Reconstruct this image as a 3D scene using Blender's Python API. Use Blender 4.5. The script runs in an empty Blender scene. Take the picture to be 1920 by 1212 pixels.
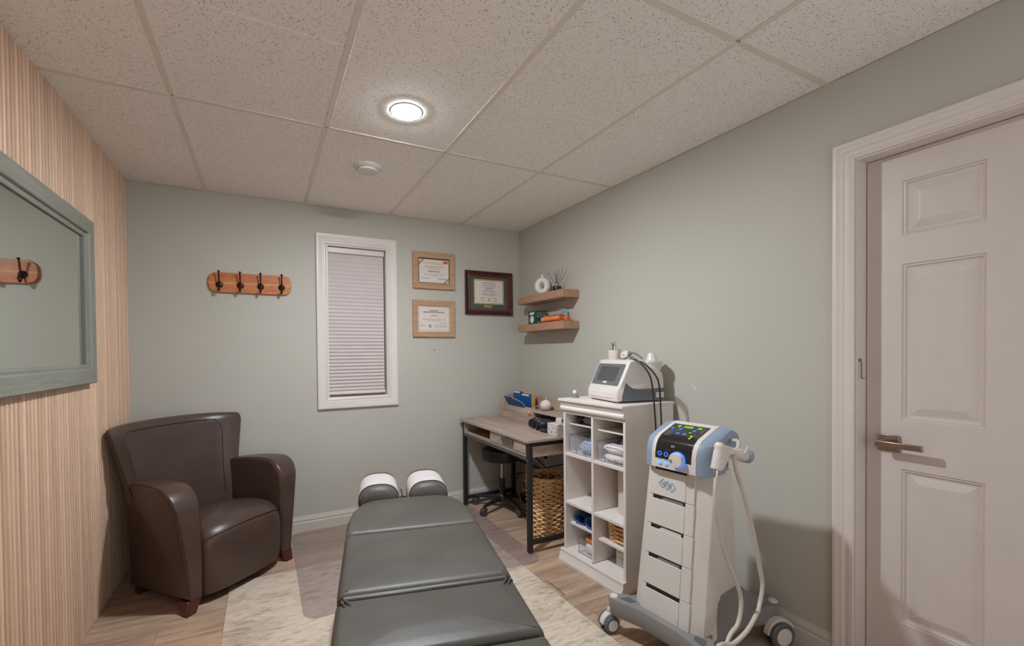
import bpy, bmesh, math, random
from mathutils import Vector, Matrix
random.seed(7)
scene = bpy.context.scene
COL = scene.collection
R = math.radians

# ------------------------------------------------------------------ camera, world, lights, exposure
cam_data = bpy.data.cameras.new('camera')
cam = bpy.data.objects.new('camera', cam_data)
COL.objects.link(cam)
cam_data.sensor_width = 36.0
cam_data.lens = 819.459 / 1920 * 36.0
cam_data.shift_x = (960 - 898.094) / 1920
cam_data.shift_y = (672.517 - 606) / 1920
cam_data.clip_start = 0.02
YAW, PITCH, ROLL = 0.45811, -0.01396, -0.00971
_fw = Vector((math.sin(YAW) * math.cos(PITCH), math.cos(YAW) * math.cos(PITCH), math.sin(PITCH)))
_rt = Vector((math.cos(YAW), -math.sin(YAW), 0))
_up = _rt.cross(_fw)
_r2 = _rt * math.cos(ROLL) + _up * math.sin(ROLL)
_u2 = -_rt * math.sin(ROLL) + _up * math.cos(ROLL)
m = Matrix.Identity(4)
for i in range(3):
    m[i][0] = _r2[i]; m[i][1] = _u2[i]; m[i][2] = -_fw[i]; m[i][3] = (-2.0758, -3.3731, 1.2746)[i]
cam.matrix_world = m
scene.camera = cam

world = bpy.data.worlds.new('world')
scene.world = world
world.use_nodes = True
world.node_tree.nodes['Background'].inputs[0].default_value = (0.02, 0.024, 0.03, 1)
world.node_tree.nodes['Background'].inputs[1].default_value = 1.0

def area(name, loc, rot, sx, sy, power, col, shape='RECTANGLE', spread=180):
    d = bpy.data.lights.new(name, 'AREA')
    d.shape = shape; d.size = sx; d.size_y = sy; d.energy = power; d.color = col
    d.spread = R(spread)
    o = bpy.data.objects.new(name, d)
    o.location = loc; o.rotation_euler = rot
    COL.objects.link(o)
    return o

LX, LY = -1.488, -1.472                       # the recessed ceiling lamp
LAMP_COL, LAMP_STRENGTH = (0.89, 0.945, 1.0), 980.0      # its domed diffuser is the emitter (built with the ceiling fittings)
# added fill light tilted up, in an unseen rear wall opening made for it
area('rear_fill_light', (-1.45, -4.72, 1.15), (R(122), 0, 0), 2.3, 1.9, 23, (0.89, 0.945, 1.0))

vs = scene.view_settings
vs.view_transform = 'Standard'; vs.look = 'None'; vs.gamma = 1.0
vs.use_curve_mapping = False
vs.exposure = 0.0
try:
    scene.cycles.max_bounces = 10; scene.cycles.diffuse_bounces = 6
    scene.cycles.caustics_reflective = False; scene.cycles.caustics_refractive = False
    scene.cycles.sample_clamp_indirect = 6.0
except Exception:
    pass

# ------------------------------------------------------------------ materials
def lin(c):
    out = []
    for v in c[:3]:
        v = v / 255.0
        out.append(v / 12.92 if v <= 0.04045 else ((v + 0.055) / 1.055) ** 2.4)
    return (out[0], out[1], out[2], 1.0)

def nodes(name):
    mt = bpy.data.materials.new(name); mt.use_nodes = True
    nt = mt.node_tree; b = nt.nodes['Principled BSDF']
    return mt, nt, b

def mapping(nt, scale=(1, 1, 1), coord='Object', rnd=False):
    tc = nt.nodes.new('ShaderNodeTexCoord'); mp = nt.nodes.new('ShaderNodeMapping')
    mp.inputs['Scale'].default_value = scale
    nt.links.new(tc.outputs[coord], mp.inputs['Vector'])
    if rnd:
        oi = nt.nodes.new('ShaderNodeObjectInfo'); ml = nt.nodes.new('ShaderNodeMath')
        ml.operation = 'MULTIPLY'; ml.inputs[1].default_value = 37.0
        nt.links.new(oi.outputs['Random'], ml.inputs[0])
        cb = nt.nodes.new('ShaderNodeCombineXYZ')
        for k in range(3): nt.links.new(ml.outputs[0], cb.inputs[k])
        nt.links.new(cb.outputs[0], mp.inputs['Location'])
    return mp.outputs['Vector']

def noise(nt, vec, scale, detail=4, rough=0.55, dist=0.0):
    n = nt.nodes.new('ShaderNodeTexNoise')
    n.inputs['Scale'].default_value = scale; n.inputs['Detail'].default_value = detail
    n.inputs['Roughness'].default_value = rough; n.inputs['Distortion'].default_value = dist
    nt.links.new(vec, n.inputs['Vector'])
    return n.outputs['Fac']

def ramp(nt, fac, stops):
    r = nt.nodes.new('ShaderNodeValToRGB')
    el = r.color_ramp.elements
    while len(el) < len(stops): el.new(0.5)
    for e, (p, c) in zip(el, stops):
        e.position = p; e.color = c
    nt.links.new(fac, r.inputs['Fac'])
    return r.outputs['Color']

def mixc(nt, fac, a, b, mode='MIX'):
    mx = nt.nodes.new('ShaderNodeMix'); mx.data_type = 'RGBA'; mx.blend_type = mode
    for sock, v in ((0, fac), (6, a), (7, b)):
        if hasattr(v, 'links'): nt.links.new(v, mx.inputs[sock])
        else: mx.inputs[sock].default_value = v
    return mx.outputs[2]

def bump(nt, b, height, strength, dist=0.002):
    bp = nt.nodes.new('ShaderNodeBump')
    bp.inputs['Strength'].default_value = strength; bp.inputs['Distance'].default_value = dist
    nt.links.new(height, bp.inputs['Height']); nt.links.new(bp.outputs[0], b.inputs['Normal'])

def plain(name, c, rough=0.5, metal=0.0, var=0.06, scale=12, bmp=0.0, bscale=60, spec=0.5, coat=0.0, emit=0.0):
    mt, nt, b = nodes(name)
    base = lin(c)
    vec = mapping(nt)
    f = noise(nt, vec, scale, 3)
    lo = tuple(max(0, v * (1 - var)) for v in base[:3]) + (1,)
    hi = tuple(min(1, v * (1 + var)) for v in base[:3]) + (1,)
    col = ramp(nt, f, [(0.3, lo), (0.7, hi)])
    nt.links.new(col, b.inputs['Base Color'])
    b.inputs['Roughness'].default_value = rough; b.inputs['Metallic'].default_value = metal
    b.inputs['Specular IOR Level'].default_value = spec
    b.inputs['Coat Weight'].default_value = coat
    if bmp: bump(nt, b, noise(nt, vec, bscale, 4), bmp)
    if emit:
        b.inputs['Emission Color'].default_value = base; b.inputs['Emission Strength'].default_value = emit
    return mt

def wood(name, dark, light, axis='x', scale=6.0, rough=0.5, stretch=14.0, rnd=False, bmp=0.15, knots=0.0):
    mt, nt, b = nodes(name)
    s = [stretch] * 3; s['xyz'.index(axis)] = 1.0
    vec = mapping(nt, tuple(s), rnd=rnd)
    f1 = noise(nt, vec, scale * 0.35, 6, 0.6, 0.6)
    f2 = noise(nt, vec, scale * 2.2, 5, 0.65, 0.2)
    d, l = lin(dark), lin(light)
    mid = tuple((d[i] + l[i]) / 2 for i in range(3)) + (1,)
    c1 = ramp(nt, f1, [(0.28, d), (0.5, mid), (0.72, l)])
    c2 = ramp(nt, f2, [(0.3, tuple(v * 0.72 for v in mid[:3]) + (1,)), (0.65, l)])
    col = mixc(nt, 0.42, c1, c2)
    if rnd:
        oi = nt.nodes.new('ShaderNodeObjectInfo')
        tint = ramp(nt, oi.outputs['Random'], [(0.0, (0.80, 0.80, 0.80, 1)), (0.5, (0.94, 0.93, 0.92, 1)), (1.0, (1.07, 1.05, 1.02, 1))])
        col = mixc(nt, 1.0, col, tint, 'MULTIPLY')
    nt.links.new(col, b.inputs['Base Color'])
    b.inputs['Roughness'].default_value = rough
    if bmp: bump(nt, b, f2, bmp, 0.001)
    return mt

def wall_paint(name, c, bmp=0.12):
    mt, nt, b = nodes(name)
    vec = mapping(nt)
    base = lin(c)
    f = noise(nt, vec, 0.9, 2)
    col = ramp(nt, f, [(0.3, tuple(v * 0.965 for v in base[:3]) + (1,)), (0.7, tuple(v * 1.03 for v in base[:3]) + (1,))])
    nt.links.new(col, b.inputs['Base Color'])
    b.inputs['Roughness'].default_value = 0.62; b.inputs['Specular IOR Level'].default_value = 0.3
    bump(nt, b, noise(nt, vec, 260, 3), bmp, 0.0006)
    return mt

def ceiling_tile_mat():
    mt, nt, b = nodes('mineral_fibre_tile')
    vec = mapping(nt, (1, 1, 1), rnd=True)
    warp = nt.nodes.new('ShaderNodeMapping'); warp.inputs['Scale'].default_value = (1.0, 1.35, 1.0)
    warp.inputs['Rotation'].default_value = (0, 0, 0.5)
    nt.links.new(vec, warp.inputs['Vector'])
    vo = nt.nodes.new('ShaderNodeTexVoronoi'); vo.inputs['Scale'].default_value = 150
    nt.links.new(warp.outputs[0], vo.inputs['Vector'])
    sep = nt.nodes.new('ShaderNodeSeparateColor'); nt.links.new(vo.outputs['Color'], sep.inputs[0])
    pw = nt.nodes.new('ShaderNodeMath'); pw.operation = 'POWER'; pw.inputs[1].default_value = 2.2
    nt.links.new(sep.outputs[0], pw.inputs[0])
    th = nt.nodes.new('ShaderNodeMath'); th.operation = 'MULTIPLY'; th.inputs[1].default_value = 0.44
    nt.links.new(pw.outputs[0], th.inputs[0])
    sub = nt.nodes.new('ShaderNodeMath'); sub.operation = 'SUBTRACT'
    nt.links.new(th.outputs[0], sub.inputs[0]); nt.links.new(vo.outputs['Distance'], sub.inputs[1])
    mr = nt.nodes.new('ShaderNodeMapRange'); mr.inputs['From Min'].default_value = -0.06; mr.inputs['From Max'].default_value = 0.06
    nt.links.new(sub.outputs[0], mr.inputs['Value'])
    fine = noise(nt, vec, 420, 3)
    col = mixc(nt, mr.outputs[0], lin(TILE), lin((172, 158, 147)))
    var = ramp(nt, fine, [(0.3, (0.93, 0.93, 0.93, 1)), (0.7, (1.04, 1.04, 1.04, 1))])
    col = mixc(nt, 1.0, col, var, 'MULTIPLY')
    nt.links.new(col, b.inputs['Base Color'])
    b.inputs['Roughness'].default_value = 0.9; b.inputs['Specular IOR Level'].default_value = 0.1
    inv = nt.nodes.new('ShaderNodeMath'); inv.operation = 'SUBTRACT'; inv.inputs[0].default_value = 1.0
    nt.links.new(mr.outputs[0], inv.inputs[1])
    bump(nt, b, inv.outputs[0], 0.5, 0.002)
    return mt

def leather(name, c, rough=0.35, sc=140):
    mt, nt, b = nodes(name)
    vec = mapping(nt)
    base = lin(c)
    f = noise(nt, vec, 5, 4)
    col = ramp(nt, f, [(0.3, tuple(v * 0.85 for v in base[:3]) + (1,)), (0.7, tuple(v * 1.15 for v in base[:3]) + (1,))])
    nt.links.new(col, b.inputs['Base Color'])
    rr = nt.nodes.new('ShaderNodeMapRange'); rr.inputs['To Min'].default_value = rough - 0.05; rr.inputs['To Max'].default_value = rough + 0.1
    nt.links.new(f, rr.inputs['Value']); nt.links.new(rr.outputs[0], b.inputs['Roughness'])
    vo = nt.nodes.new('ShaderNodeTexVoronoi'); vo.inputs['Scale'].default_value = sc * 2.2
    nt.links.new(vec, vo.inputs['Vector'])
    big = noise(nt, vec, 14, 3)
    ad = nt.nodes.new('ShaderNodeMath'); ad.operation = 'MULTIPLY_ADD'; ad.inputs[1].default_value = 6.0
    nt.links.new(big, ad.inputs[0]); nt.links.new(vo.outputs['Distance'], ad.inputs[2])
    bump(nt, b, ad.outputs[0], 0.15, 0.0015)
    return mt

def rug_mat():
    mt, nt, b = nodes('distressed_rug_pile')
    vec = mapping(nt, (1, 2.6, 1))
    f1 = noise(nt, vec, 5.0, 8, 0.72, 0.5)
    f2 = noise(nt, mapping(nt, (1, 1, 1)), 2.2, 4, 0.5)
    f3 = noise(nt, mapping(nt, (1.4, 6.0, 1)), 9, 7, 0.72, 0.3)
    ad = nt.nodes.new('ShaderNodeMath'); ad.operation = 'ADD'
    nt.links.new(f1, ad.inputs[0])
    m2 = nt.nodes.new('ShaderNodeMath'); m2.operation = 'MULTIPLY'; m2.inputs[1].default_value = 0.55
    nt.links.new(f2, m2.inputs[0]); nt.links.new(m2.outputs[0], ad.inputs[1])
    c1 = ramp(nt, ad.outputs[0], [(0.62, lin((160, 143, 124))), (0.70, lin((190, 174, 154))), (0.80, lin((220, 204, 184)))])
    c2 = ramp(nt, f3, [(0.40, lin((152, 137, 122))), (0.47, lin((212, 197, 181))), (0.60, lin((222, 207, 191)))])
    col = mixc(nt, 0.5, c1, c2)
    nt.links.new(col, b.inputs['Base Color']); b.inputs['Roughness'].default_value = 0.95
    b.inputs['Specular IOR Level'].default_value = 0.1
    bump(nt, b, noise(nt, mapping(nt), 380, 2), 0.4, 0.002)
    return mt

def glassy(name, c, rough=0.03, alpha=None, ior=1.45):
    mt, nt, b = nodes(name)
    f = noise(nt, mapping(nt), 3, 2)
    base = lin(c)
    nt.links.new(ramp(nt, f, [(0.0, tuple(v * 0.98 for v in base[:3]) + (1,)), (1.0, base)]), b.inputs['Base Color'])
    b.inputs['Roughness'].default_value = rough; b.inputs['IOR'].default_value = ior
    if alpha is None: b.inputs['Transmission Weight'].default_value = 1.0
    else: b.inputs['Alpha'].default_value = alpha
    return mt

def pattern_mat(name, bg, fg, scale, thr=0.5, rough=0.7):
    mt, nt, b = nodes(name)
    vo = nt.nodes.new('ShaderNodeTexVoronoi'); vo.feature = 'DISTANCE_TO_EDGE'; vo.inputs['Scale'].default_value = scale
    nt.links.new(mapping(nt), vo.inputs['Vector'])
    col = ramp(nt, vo.outputs['Distance'], [(thr * 0.6, lin(fg)), (thr, lin(bg))])
    nt.links.new(col, b.inputs['Base Color']); b.inputs['Roughness'].default_value = rough
    return mt

TILE = (248, 243, 237)
M = {}
M['sage'] = wall_paint('sage_wall_paint', (191, 189, 179))
M['trim'] = plain('white_trim_paint', (222, 213, 207), 0.38, var=0.02)
M['skirting'] = plain('pale_sage_skirting_paint', (205, 202, 192), 0.4, var=0.02)
M['door'] = plain('white_door_paint', (212, 202, 196), 0.36, var=0.02)
M['tile'] = ceiling_tile_mat()
M['tee'] = plain('ceiling_grid_metal', (226, 218, 206), 0.5, var=0.02)
M['slat'] = wood('oak_slat', (204, 168, 140), (238, 206, 180), 'z', 7, 0.55, 26, rnd=True, bmp=0.1)
M['felt'] = plain('slat_backing', (120, 92, 72), 0.9)
M['plank'] = wood('vinyl_plank', (112, 85, 68), (222, 192, 166), 'x', 5, 0.40, 12, rnd=True, bmp=0.08)
M['subfloor'] = plain('plank_joint', (70, 56, 48), 0.9)
M['rug'] = rug_mat()
M['mat'] = glassy('clear_vinyl_mat', (168, 152, 152), 0.25, alpha=0.23)
M['mirror'] = plain('mirror_glass', (226, 232, 228), 0.02, 1.0, var=0.0)
M['greywood'] = wood('grey_green_washed_wood', (112, 113, 103), (148, 148, 136), 'y', 8, 0.5, 16)
M['greywood_v'] = wood('grey_green_washed_wood_upright', (112, 113, 103), (148, 148, 136), 'z', 8, 0.5, 16)
M['acacia'] = wood('acacia_board', (146, 74, 36), (222, 140, 84), 'x', 9, 0.36, 8)
M['acacia_pale'] = wood('pale_acacia_strip', (186, 118, 68), (228, 164, 106), 'x', 9, 0.36, 8)
M['iron'] = plain('dark_bronze_iron', (66, 46, 40), 0.38, 0.8, var=0.15)
M['rustwood'] = wood('rustic_frame_wood', (158, 118, 90), (206, 166, 132), 'x', 9, 0.6, 10)
M['shelfwood'] = wood('oak_shelf_wood', (142, 106, 82), (190, 148, 120), 'y', 8, 0.55, 10)
M['mahog'] = plain('mahogany_lacquer', (116, 34, 32), 0.25, var=0.25, scale=30)
M['mahog_dark'] = plain('dark_mahogany_lacquer', (58, 28, 30), 0.3, var=0.2, scale=30)
M['paper'] = plain('certificate_paper', (222, 212, 204), 0.8, var=0.01)
M['ink'] = plain('grey_ink', (150, 138, 132), 0.8, var=0.02)
M['ink_dark'] = plain('dark_ink', (92, 84, 82), 0.8, var=0.02)
M['ink_orange'] = plain('orange_ink', (226, 186, 158), 0.8)
M['red'] = plain('red_print', (214, 64, 52), 0.6)
M['yellow'] = plain('gold_print', (206, 176, 92), 0.5)
M['black_print'] = plain('black_print', (48, 44, 46), 0.6)
M['bluep'] = plain('blue_print', (60, 130, 180), 0.6)
M['green_mount'] = plain('green_mount_card', (70, 88, 84), 0.7)
M['blind'] = plain('cellular_blind_fabric', (206, 196, 194), 0.85, var=0.03, bmp=0.1, bscale=300)
M['glass'] = glassy('window_glass', (240, 245, 245))
M['night'] = plain('dark_outdoor_ground', (40, 42, 46), 0.9)
M['brown_leather'] = leather('brown_leather', (78, 60, 53), 0.29)
M['seam'] = plain('leather_seam', (52, 38, 34), 0.5)
M['legwood'] = plain('cherry_leg_wood', (82, 44, 34), 0.35, var=0.2, scale=20)
M['black_vinyl'] = leather('black_table_vinyl', (82, 79, 73), 0.42, 200)
M['stool_vinyl'] = leather('black_stool_vinyl', (34, 34, 35), 0.4, 160)
M['paper_towel'] = plain('headrest_paper', (206, 197, 196), 0.9, var=0.02, bmp=0.15, bscale=120)
M['stitch'] = plain('pale_stitching', (170, 166, 160), 0.8)
M['black_metal'] = plain('black_metal', (44, 43, 44), 0.45, 0.3, var=0.08)
M['grey_metal'] = plain('graphite_metal', (92, 92, 92), 0.45, 0.3)
M['chrome'] = plain('chrome', (205, 200, 196), 0.16, 1.0, var=0.02)
M['nickel'] = plain('satin_nickel', (168, 152, 138), 0.32, 1.0, var=0.03)
M['black_plastic'] = plain('black_plastic', (36, 36, 38), 0.42, var=0.06)
M['caster'] = plain('caster_plastic', (72, 66, 68), 0.45)
M['greyoak'] = wood('grey_oak_laminate', (130, 110, 96), (198, 178, 162), 'x', 7, 0.42, 11)
M['greyoak_v'] = wood('grey_oak_laminate_upright', (130, 110, 96), (198, 178, 162), 'z', 7, 0.42, 11)
M['white_lam'] = plain('white_laminate', (230, 222, 216), 0.4, var=0.015)
M['white_plastic'] = plain('warm_white_plastic', (219, 213, 206), 0.35, var=0.015)
M['grey_plastic'] = plain('grey_plastic', (120, 122, 126), 0.4, var=0.03)
M['base_grey'] = plain('trolley_base_grey', (134, 132, 130), 0.42, var=0.03)
M['base_shade'] = plain('recess_shade_grey', (92, 94, 98), 0.5)
M['blue_plastic'] = plain('pale_blue_plastic', (142, 160, 180), 0.35, var=0.02)
M['slate_plastic'] = plain('slate_plastic', (104, 109, 113), 0.35, var=0.03)
M['wheel_rubber'] = plain('wheel_rubber', (92, 95, 97), 0.45, var=0.03)
M['screen'] = plain('switched_off_screen', (84, 84, 84), 0.18, var=0.05)
M['gloss_black'] = plain('gloss_black_panel', (30, 27, 29), 0.12, var=0.05, coat=0.5)
M['led_green'] = plain('green_display', (150, 230, 20), 0.5, var=0.0, emit=0.75)
M['led_blue'] = plain('blue_light', (40, 110, 255), 0.5, var=0.0, emit=1.6)
M['led_pale'] = plain('pale_blue_light', (120, 180, 255), 0.5, var=0.0, emit=0.55)
M['logo_blue'] = plain('blue_grey_print', (122, 150, 172), 0.5)
M['wicker'] = plain('water_hyacinth', (240, 196, 146), 0.7, var=0.25, scale=24, bmp=0.3, bscale=140)
M['wicker_dark'] = plain('dark_strand', (134, 94, 56), 0.8, var=0.2, scale=30)
M['liner'] = plain('basket_liner', (142, 108, 76), 0.9)
M['ceramic'] = plain('white_ceramic', (224, 214, 208), 0.35, var=0.02)
M['reed'] = plain('dark_reed', (52, 44, 42), 0.7)
M['dark_liquid'] = plain('dark_tinted_glass', (40, 36, 38), 0.1, var=0.05)
M['clear'] = glassy('clear_plastic', (225, 225, 232), 0.05, alpha=0.12)
M['clear_edge'] = glassy('clear_plastic_edge', (150, 146, 156), 0.1, alpha=0.65)
M['green_box'] = plain('green_carton', (24, 70, 68), 0.5)
M['orange_band'] = plain('orange_rubber', (240, 138, 84), 0.55)
M['amber_band'] = plain('amber_rubber', (240, 176, 96), 0.55)
M['sky_band'] = plain('sky_blue_rubber', (120, 186, 222), 0.5)
M['navy_band'] = plain('navy_fabric', (58, 88, 142), 0.6, bmp=0.1)
M['folder_blue'] = plain('blue_folder_card', (22, 78, 140), 0.5)
M['manila'] = plain('manila_card', (206, 152, 92), 0.7)
M['white_card'] = plain('white_card', (226, 222, 222), 0.7)
M['candle'] = plain('white_ribbed_plastic', (222, 212, 212), 0.5, var=0.04)
M['cable_dark'] = plain('black_cable', (46, 40, 38), 0.45)
M['cable_beige'] = plain('beige_cable', (204, 196, 182), 0.4)
M['cord'] = plain('grey_beige_cord', (168, 150, 132), 0.5)
M['towel_blue'] = pattern_mat('blue_patterned_fabric', (170, 188, 212), (104, 130, 164), 70, 0.10)
M['towel_white'] = plain('white_towel', (228, 222, 220), 0.9, var=0.08, scale=40, bmp=0.6, bscale=180)
M['roll_paper'] = plain('paper_towel_roll', (226, 216, 206), 0.9, var=0.02, bmp=0.1)
M['tissue_box'] = pattern_mat('leaf_pattern_carton', (222, 218, 216), (120, 112, 112), 60, 0.09)
M['orange_fruit'] = plain('orange_object', (206, 120, 60), 0.5)
M['register'] = plain('tan_floor_register', (176, 150, 126), 0.6, var=0.2, scale=80, bmp=0.5, bscale=160)
M['dark_gap'] = plain('dark_gap', (34, 26, 24), 0.9)
M['lamp_glow'] = plain('lamp_diffuser', (255, 250, 244), 0.5, var=0.0, emit=1.0)
_lb = M['lamp_glow'].node_tree.nodes['Principled BSDF']
_lb.inputs['Emission Color'].default_value = LAMP_COL + (1,); _lb.inputs['Emission Strength'].default_value = LAMP_STRENGTH

# ------------------------------------------------------------------ geometry helpers
class MB:
    def __init__(self): self.v = []; self.f = []; self.m = []; self.cur = 0
    def add(self, vs, fs):
        o = len(self.v); self.v += [tuple(p) for p in vs]
        for f in fs: self.f.append([i + o for i in f]); self.m.append(self.cur)
        return o
    def box(self, x0, x1, y0, y1, z0, z1):
        vs = [(x0, y0, z0), (x1, y0, z0), (x1, y1, z0), (x0, y1, z0), (x0, y0, z1), (x1, y0, z1), (x1, y1, z1), (x0, y1, z1)]
        self.add(vs, [(3, 2, 1, 0), (4, 5, 6, 7), (0, 1, 5, 4), (1, 2, 6, 5), (2, 3, 7, 6), (3, 0, 4, 7)])
        return self
    def bar(self, p0, p1, w, h, up=(0, 0, 1)):
        p0, p1, up = Vector(p0), Vector(p1), Vector(up)
        d = (p1 - p0).normalized(); s = d.cross(up)
        if s.length < 1e-4: s = d.cross(Vector((1, 0, 0)))
        s.normalize(); u = s.cross(d)
        rs = []
        for p in (p0, p1):
            rs.append([p + s * a * w / 2 + u * b * h / 2 for a, b in ((-1, -1), (1, -1), (1, 1), (-1, 1))])
        return self.loft(rs)
    def loft(self, rings, cap=True, closed=True, loop=False):
        n = len(rings[0]); fs = []; vs = [p for r in rings for p in r]
        k = len(rings)
        for i in range(k if loop else k - 1):
            a, b = i * n, ((i + 1) % k) * n
            for j in range(n if closed else n - 1):
                j2 = (j + 1) % n
                fs.append((a + j, a + j2, b + j2, b + j))
        if cap and not loop:
            fs.append(tuple(range(n - 1, -1, -1))); fs.append(tuple(range((k - 1) * n, k * n)))
        self.add(vs, fs); return self
    def cyl(self, p0, p1, r0, r1=None, n=16, cap=True):
        if r1 is None: r1 = r0
        p0, p1 = Vector(p0), Vector(p1); d = (p1 - p0).normalized()
        s = d.orthogonal().normalized(); u = d.cross(s)
        rs = [[p + (s * math.cos(2 * math.pi * i / n) + u * math.sin(2 * math.pi * i / n)) * r for i in range(n)] for p, r in ((p0, r0), (p1, r1))]
        return self.loft(rs, cap)
    def lathe(self, prof, c=(0, 0, 0), n=24, axis=(0, 0, 1), cap=True):
        c = Vector(c); d = Vector(axis).normalized(); s = d.orthogonal().normalized(); u = d.cross(s)
        rs = [[c + d * z + (s * math.cos(2 * math.pi * i / n) + u * math.sin(2 * math.pi * i / n)) * max(r, 1e-4) for i in range(n)] for r, z in prof]
        return self.loft(rs, cap)
    def tube(self, pts, r, n=8, loop=False, smooth=0):
        pts = [Vector(p) for p in pts]
        if smooth: pts = catmull(pts, smooth, loop)
        k = len(pts); rs = []; prev = None
        for i, p in enumerate(pts):
            if loop: t = pts[(i + 1) % k] - pts[i - 1]
            else: t = pts[min(i + 1, k - 1)] - pts[max(i - 1, 0)]
            t.normalize()
            s = (prev - t * prev.dot(t)) if prev is not None else t.orthogonal()
            if s.length < 1e-5: s = t.orthogonal()
            s.normalize(); prev = s; u = t.cross(s)
            rr = r[min(i, len(r) - 1)] if isinstance(r, (list, tuple)) else r
            rs.append([p + (s * math.cos(2 * math.pi * j / n) + u * math.sin(2 * math.pi * j / n)) * rr for j in range(n)])
        return self.loft(rs, True, True, loop)
    def ball(self, c, r, nu=16, nv=10):
        if not isinstance(r, (tuple, list)): r = (r, r, r)
        rs = []
        for i in range(nv + 1):
            a = math.pi * i / nv; q = max(math.sin(a), 1e-3)
            rs.append([(c[0] + r[0] * q * math.cos(2 * math.pi * j / nu), c[1] + r[1] * q * math.sin(2 * math.pi * j / nu), c[2] - r[2] * math.cos(a)) for j in range(nu)])
        return self.loft(rs, True)
    def prism(self, poly, t0, t1, mp):
        return self.loft([[mp(a, b, t) for a, b in poly] for t in (t0, t1)])
    def softslab(self, outline, z0, z1, r, dome=0.0, steps=4, rings=4, bottom_r=None, pillow=False):
        # an upholstered slab: plan outline, rounded edges of radius r, domed top
        o = [Vector((p[0], p[1])) for p in outline]; n = len(o)
        area2 = sum(o[i].x * o[(i + 1) % n].y - o[(i + 1) % n].x * o[i].y for i in range(n))
        if area2 < 0: o.reverse()
        c = sum(o, Vector((0, 0))) / n
        def inset(d):
            res = []
            for i in range(n):
                a = (o[i] - o[i - 1]).normalized(); b = (o[(i + 1) % n] - o[i]).normalized()
                na, nb = Vector((-a.y, a.x)), Vector((-b.y, b.x))
                q = na + nb
                q = q / max(q.length_squared / 2, 0.35)
                res.append(o[i] + q * d)
            return res
        br = r if bottom_r is None else bottom_r
        rs = []
        for k in range(steps + 1):
            a = math.pi / 2 * k / steps
            ring = inset(br * (1 - math.sin(a)))
            rs.append([(p.x, p.y, z0 + br * (1 - math.cos(a))) for p in ring])
        for k in range(steps + 1):
            a = math.pi / 2 * k / steps
            ring = inset(r * (1 - math.cos(a)))
            rs.append([(p.x, p.y, z1 - r + r * math.sin(a)) for p in ring])
        top = inset(r)
        for k in range(1, rings + 1):
            t = k / (rings + 0.15)
            if pillow:
                hx_ = max(abs(p.x - c.x) for p in o); hy_ = max(abs(p.y - c.y) for p in o); f_ = min(1.0, t * 1.8) ** 0.8
                ring = []
                for p in top:
                    q = Vector((p.x + (c.x - p.x) * t, p.y + (c.y - p.y) * t))
                    u_, v_ = abs(q.x - c.x) / hx_, abs(q.y - c.y) / hy_
                    ring.append((q.x, q.y, z1 + dome * (1 - u_ ** 3) * (1 - v_ ** 3) * (0.35 + 0.65 * f_)))
                rs.append(ring)
            else:
                rs.append([(p.x + (c.x - p.x) * t, p.y + (c.y - p.y) * t, z1 + dome * (1 - (1 - t) ** 2)) for p in top])
        return self.loft(rs)
    def build(self, name, mat, parent=None, smooth=True, bevel=0.0, seg=2, angle=38, mats=None, sub=0):
        me = bpy.data.meshes.new(name)
        me.from_pydata([tuple(p) for p in self.v], [], self.f)
        bm = bmesh.new(); bm.from_mesh(me)
        bmesh.ops.recalc_face_normals(bm, faces=bm.faces)
        bm.to_mesh(me); bm.free()
        for mm in (mats or [mat]): me.materials.append(mm)
        if mats:
            for p, i in zip(me.polygons, self.m): p.material_index = i
        if smooth:
            me.polygons.foreach_set('use_smooth', [True] * len(me.polygons))
            me.set_sharp_from_angle(angle=R(angle))
        me.update()
        o = bpy.data.objects.new(name, me); COL.objects.link(o)
        if parent is not None: o.parent = parent
        if bevel:
            md = o.modifiers.new('bevel', 'BEVEL'); md.width = bevel; md.segments = seg
            md.limit_method = 'ANGLE'; md.angle_limit = R(40); md.harden_normals = False
        if sub:
            md = o.modifiers.new('subsurf', 'SUBSURF'); md.levels = sub; md.render_levels = sub
        return o

def catmull(pts, k, loop=False):
    n = len(pts); out = []
    rng = range(n) if loop else range(n - 1)
    for i in rng:
        p0 = pts[i - 1] if (loop or i > 0) else pts[0]
        p1 = pts[i]; p2 = pts[(i + 1) % n]
        p3 = pts[(i + 2) % n] if (loop or i + 2 < n) else pts[-1]
        for j in range(k):
            t = j / k
            out.append(0.5 * ((2 * p1) + (p2 - p0) * t + (2 * p0 - 5 * p1 + 4 * p2 - p3) * t * t + (3 * p1 - p0 - 3 * p2 + p3) * t ** 3))
    if not loop: out.append(pts[-1])
    return out

def bx(name, mat, parent, x0, x1, y0, y1, z0, z1, bevel=0.0, seg=2):
    return MB().box(x0, x1, y0, y1, z0, z1).build(name, mat, parent, bevel=bevel, seg=seg)

def tag(o, label=None, cat=None, group=None, kind=None):
    if label: o['label'] = label
    if cat: o['category'] = cat
    if group: o['group'] = group
    if kind: o['kind'] = kind
    return o

def thing(name, label, cat, loc=(0, 0, 0), rz=0.0, group=None):
    o = bpy.data.objects.new(name, None); COL.objects.link(o)
    o.empty_display_size = 0.1
    o.location = loc; o.rotation_euler = (0, 0, rz)
    return tag(o, label, cat, group)

def struct(o): o['kind'] = 'structure'; return o

def stuff(o): o['kind'] = 'stuff'; return o

def copyto(src, parent, loc=None):
    o = src.copy(); COL.objects.link(o); o.parent = parent
    if loc is not None: o.location = loc
    return o

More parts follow.
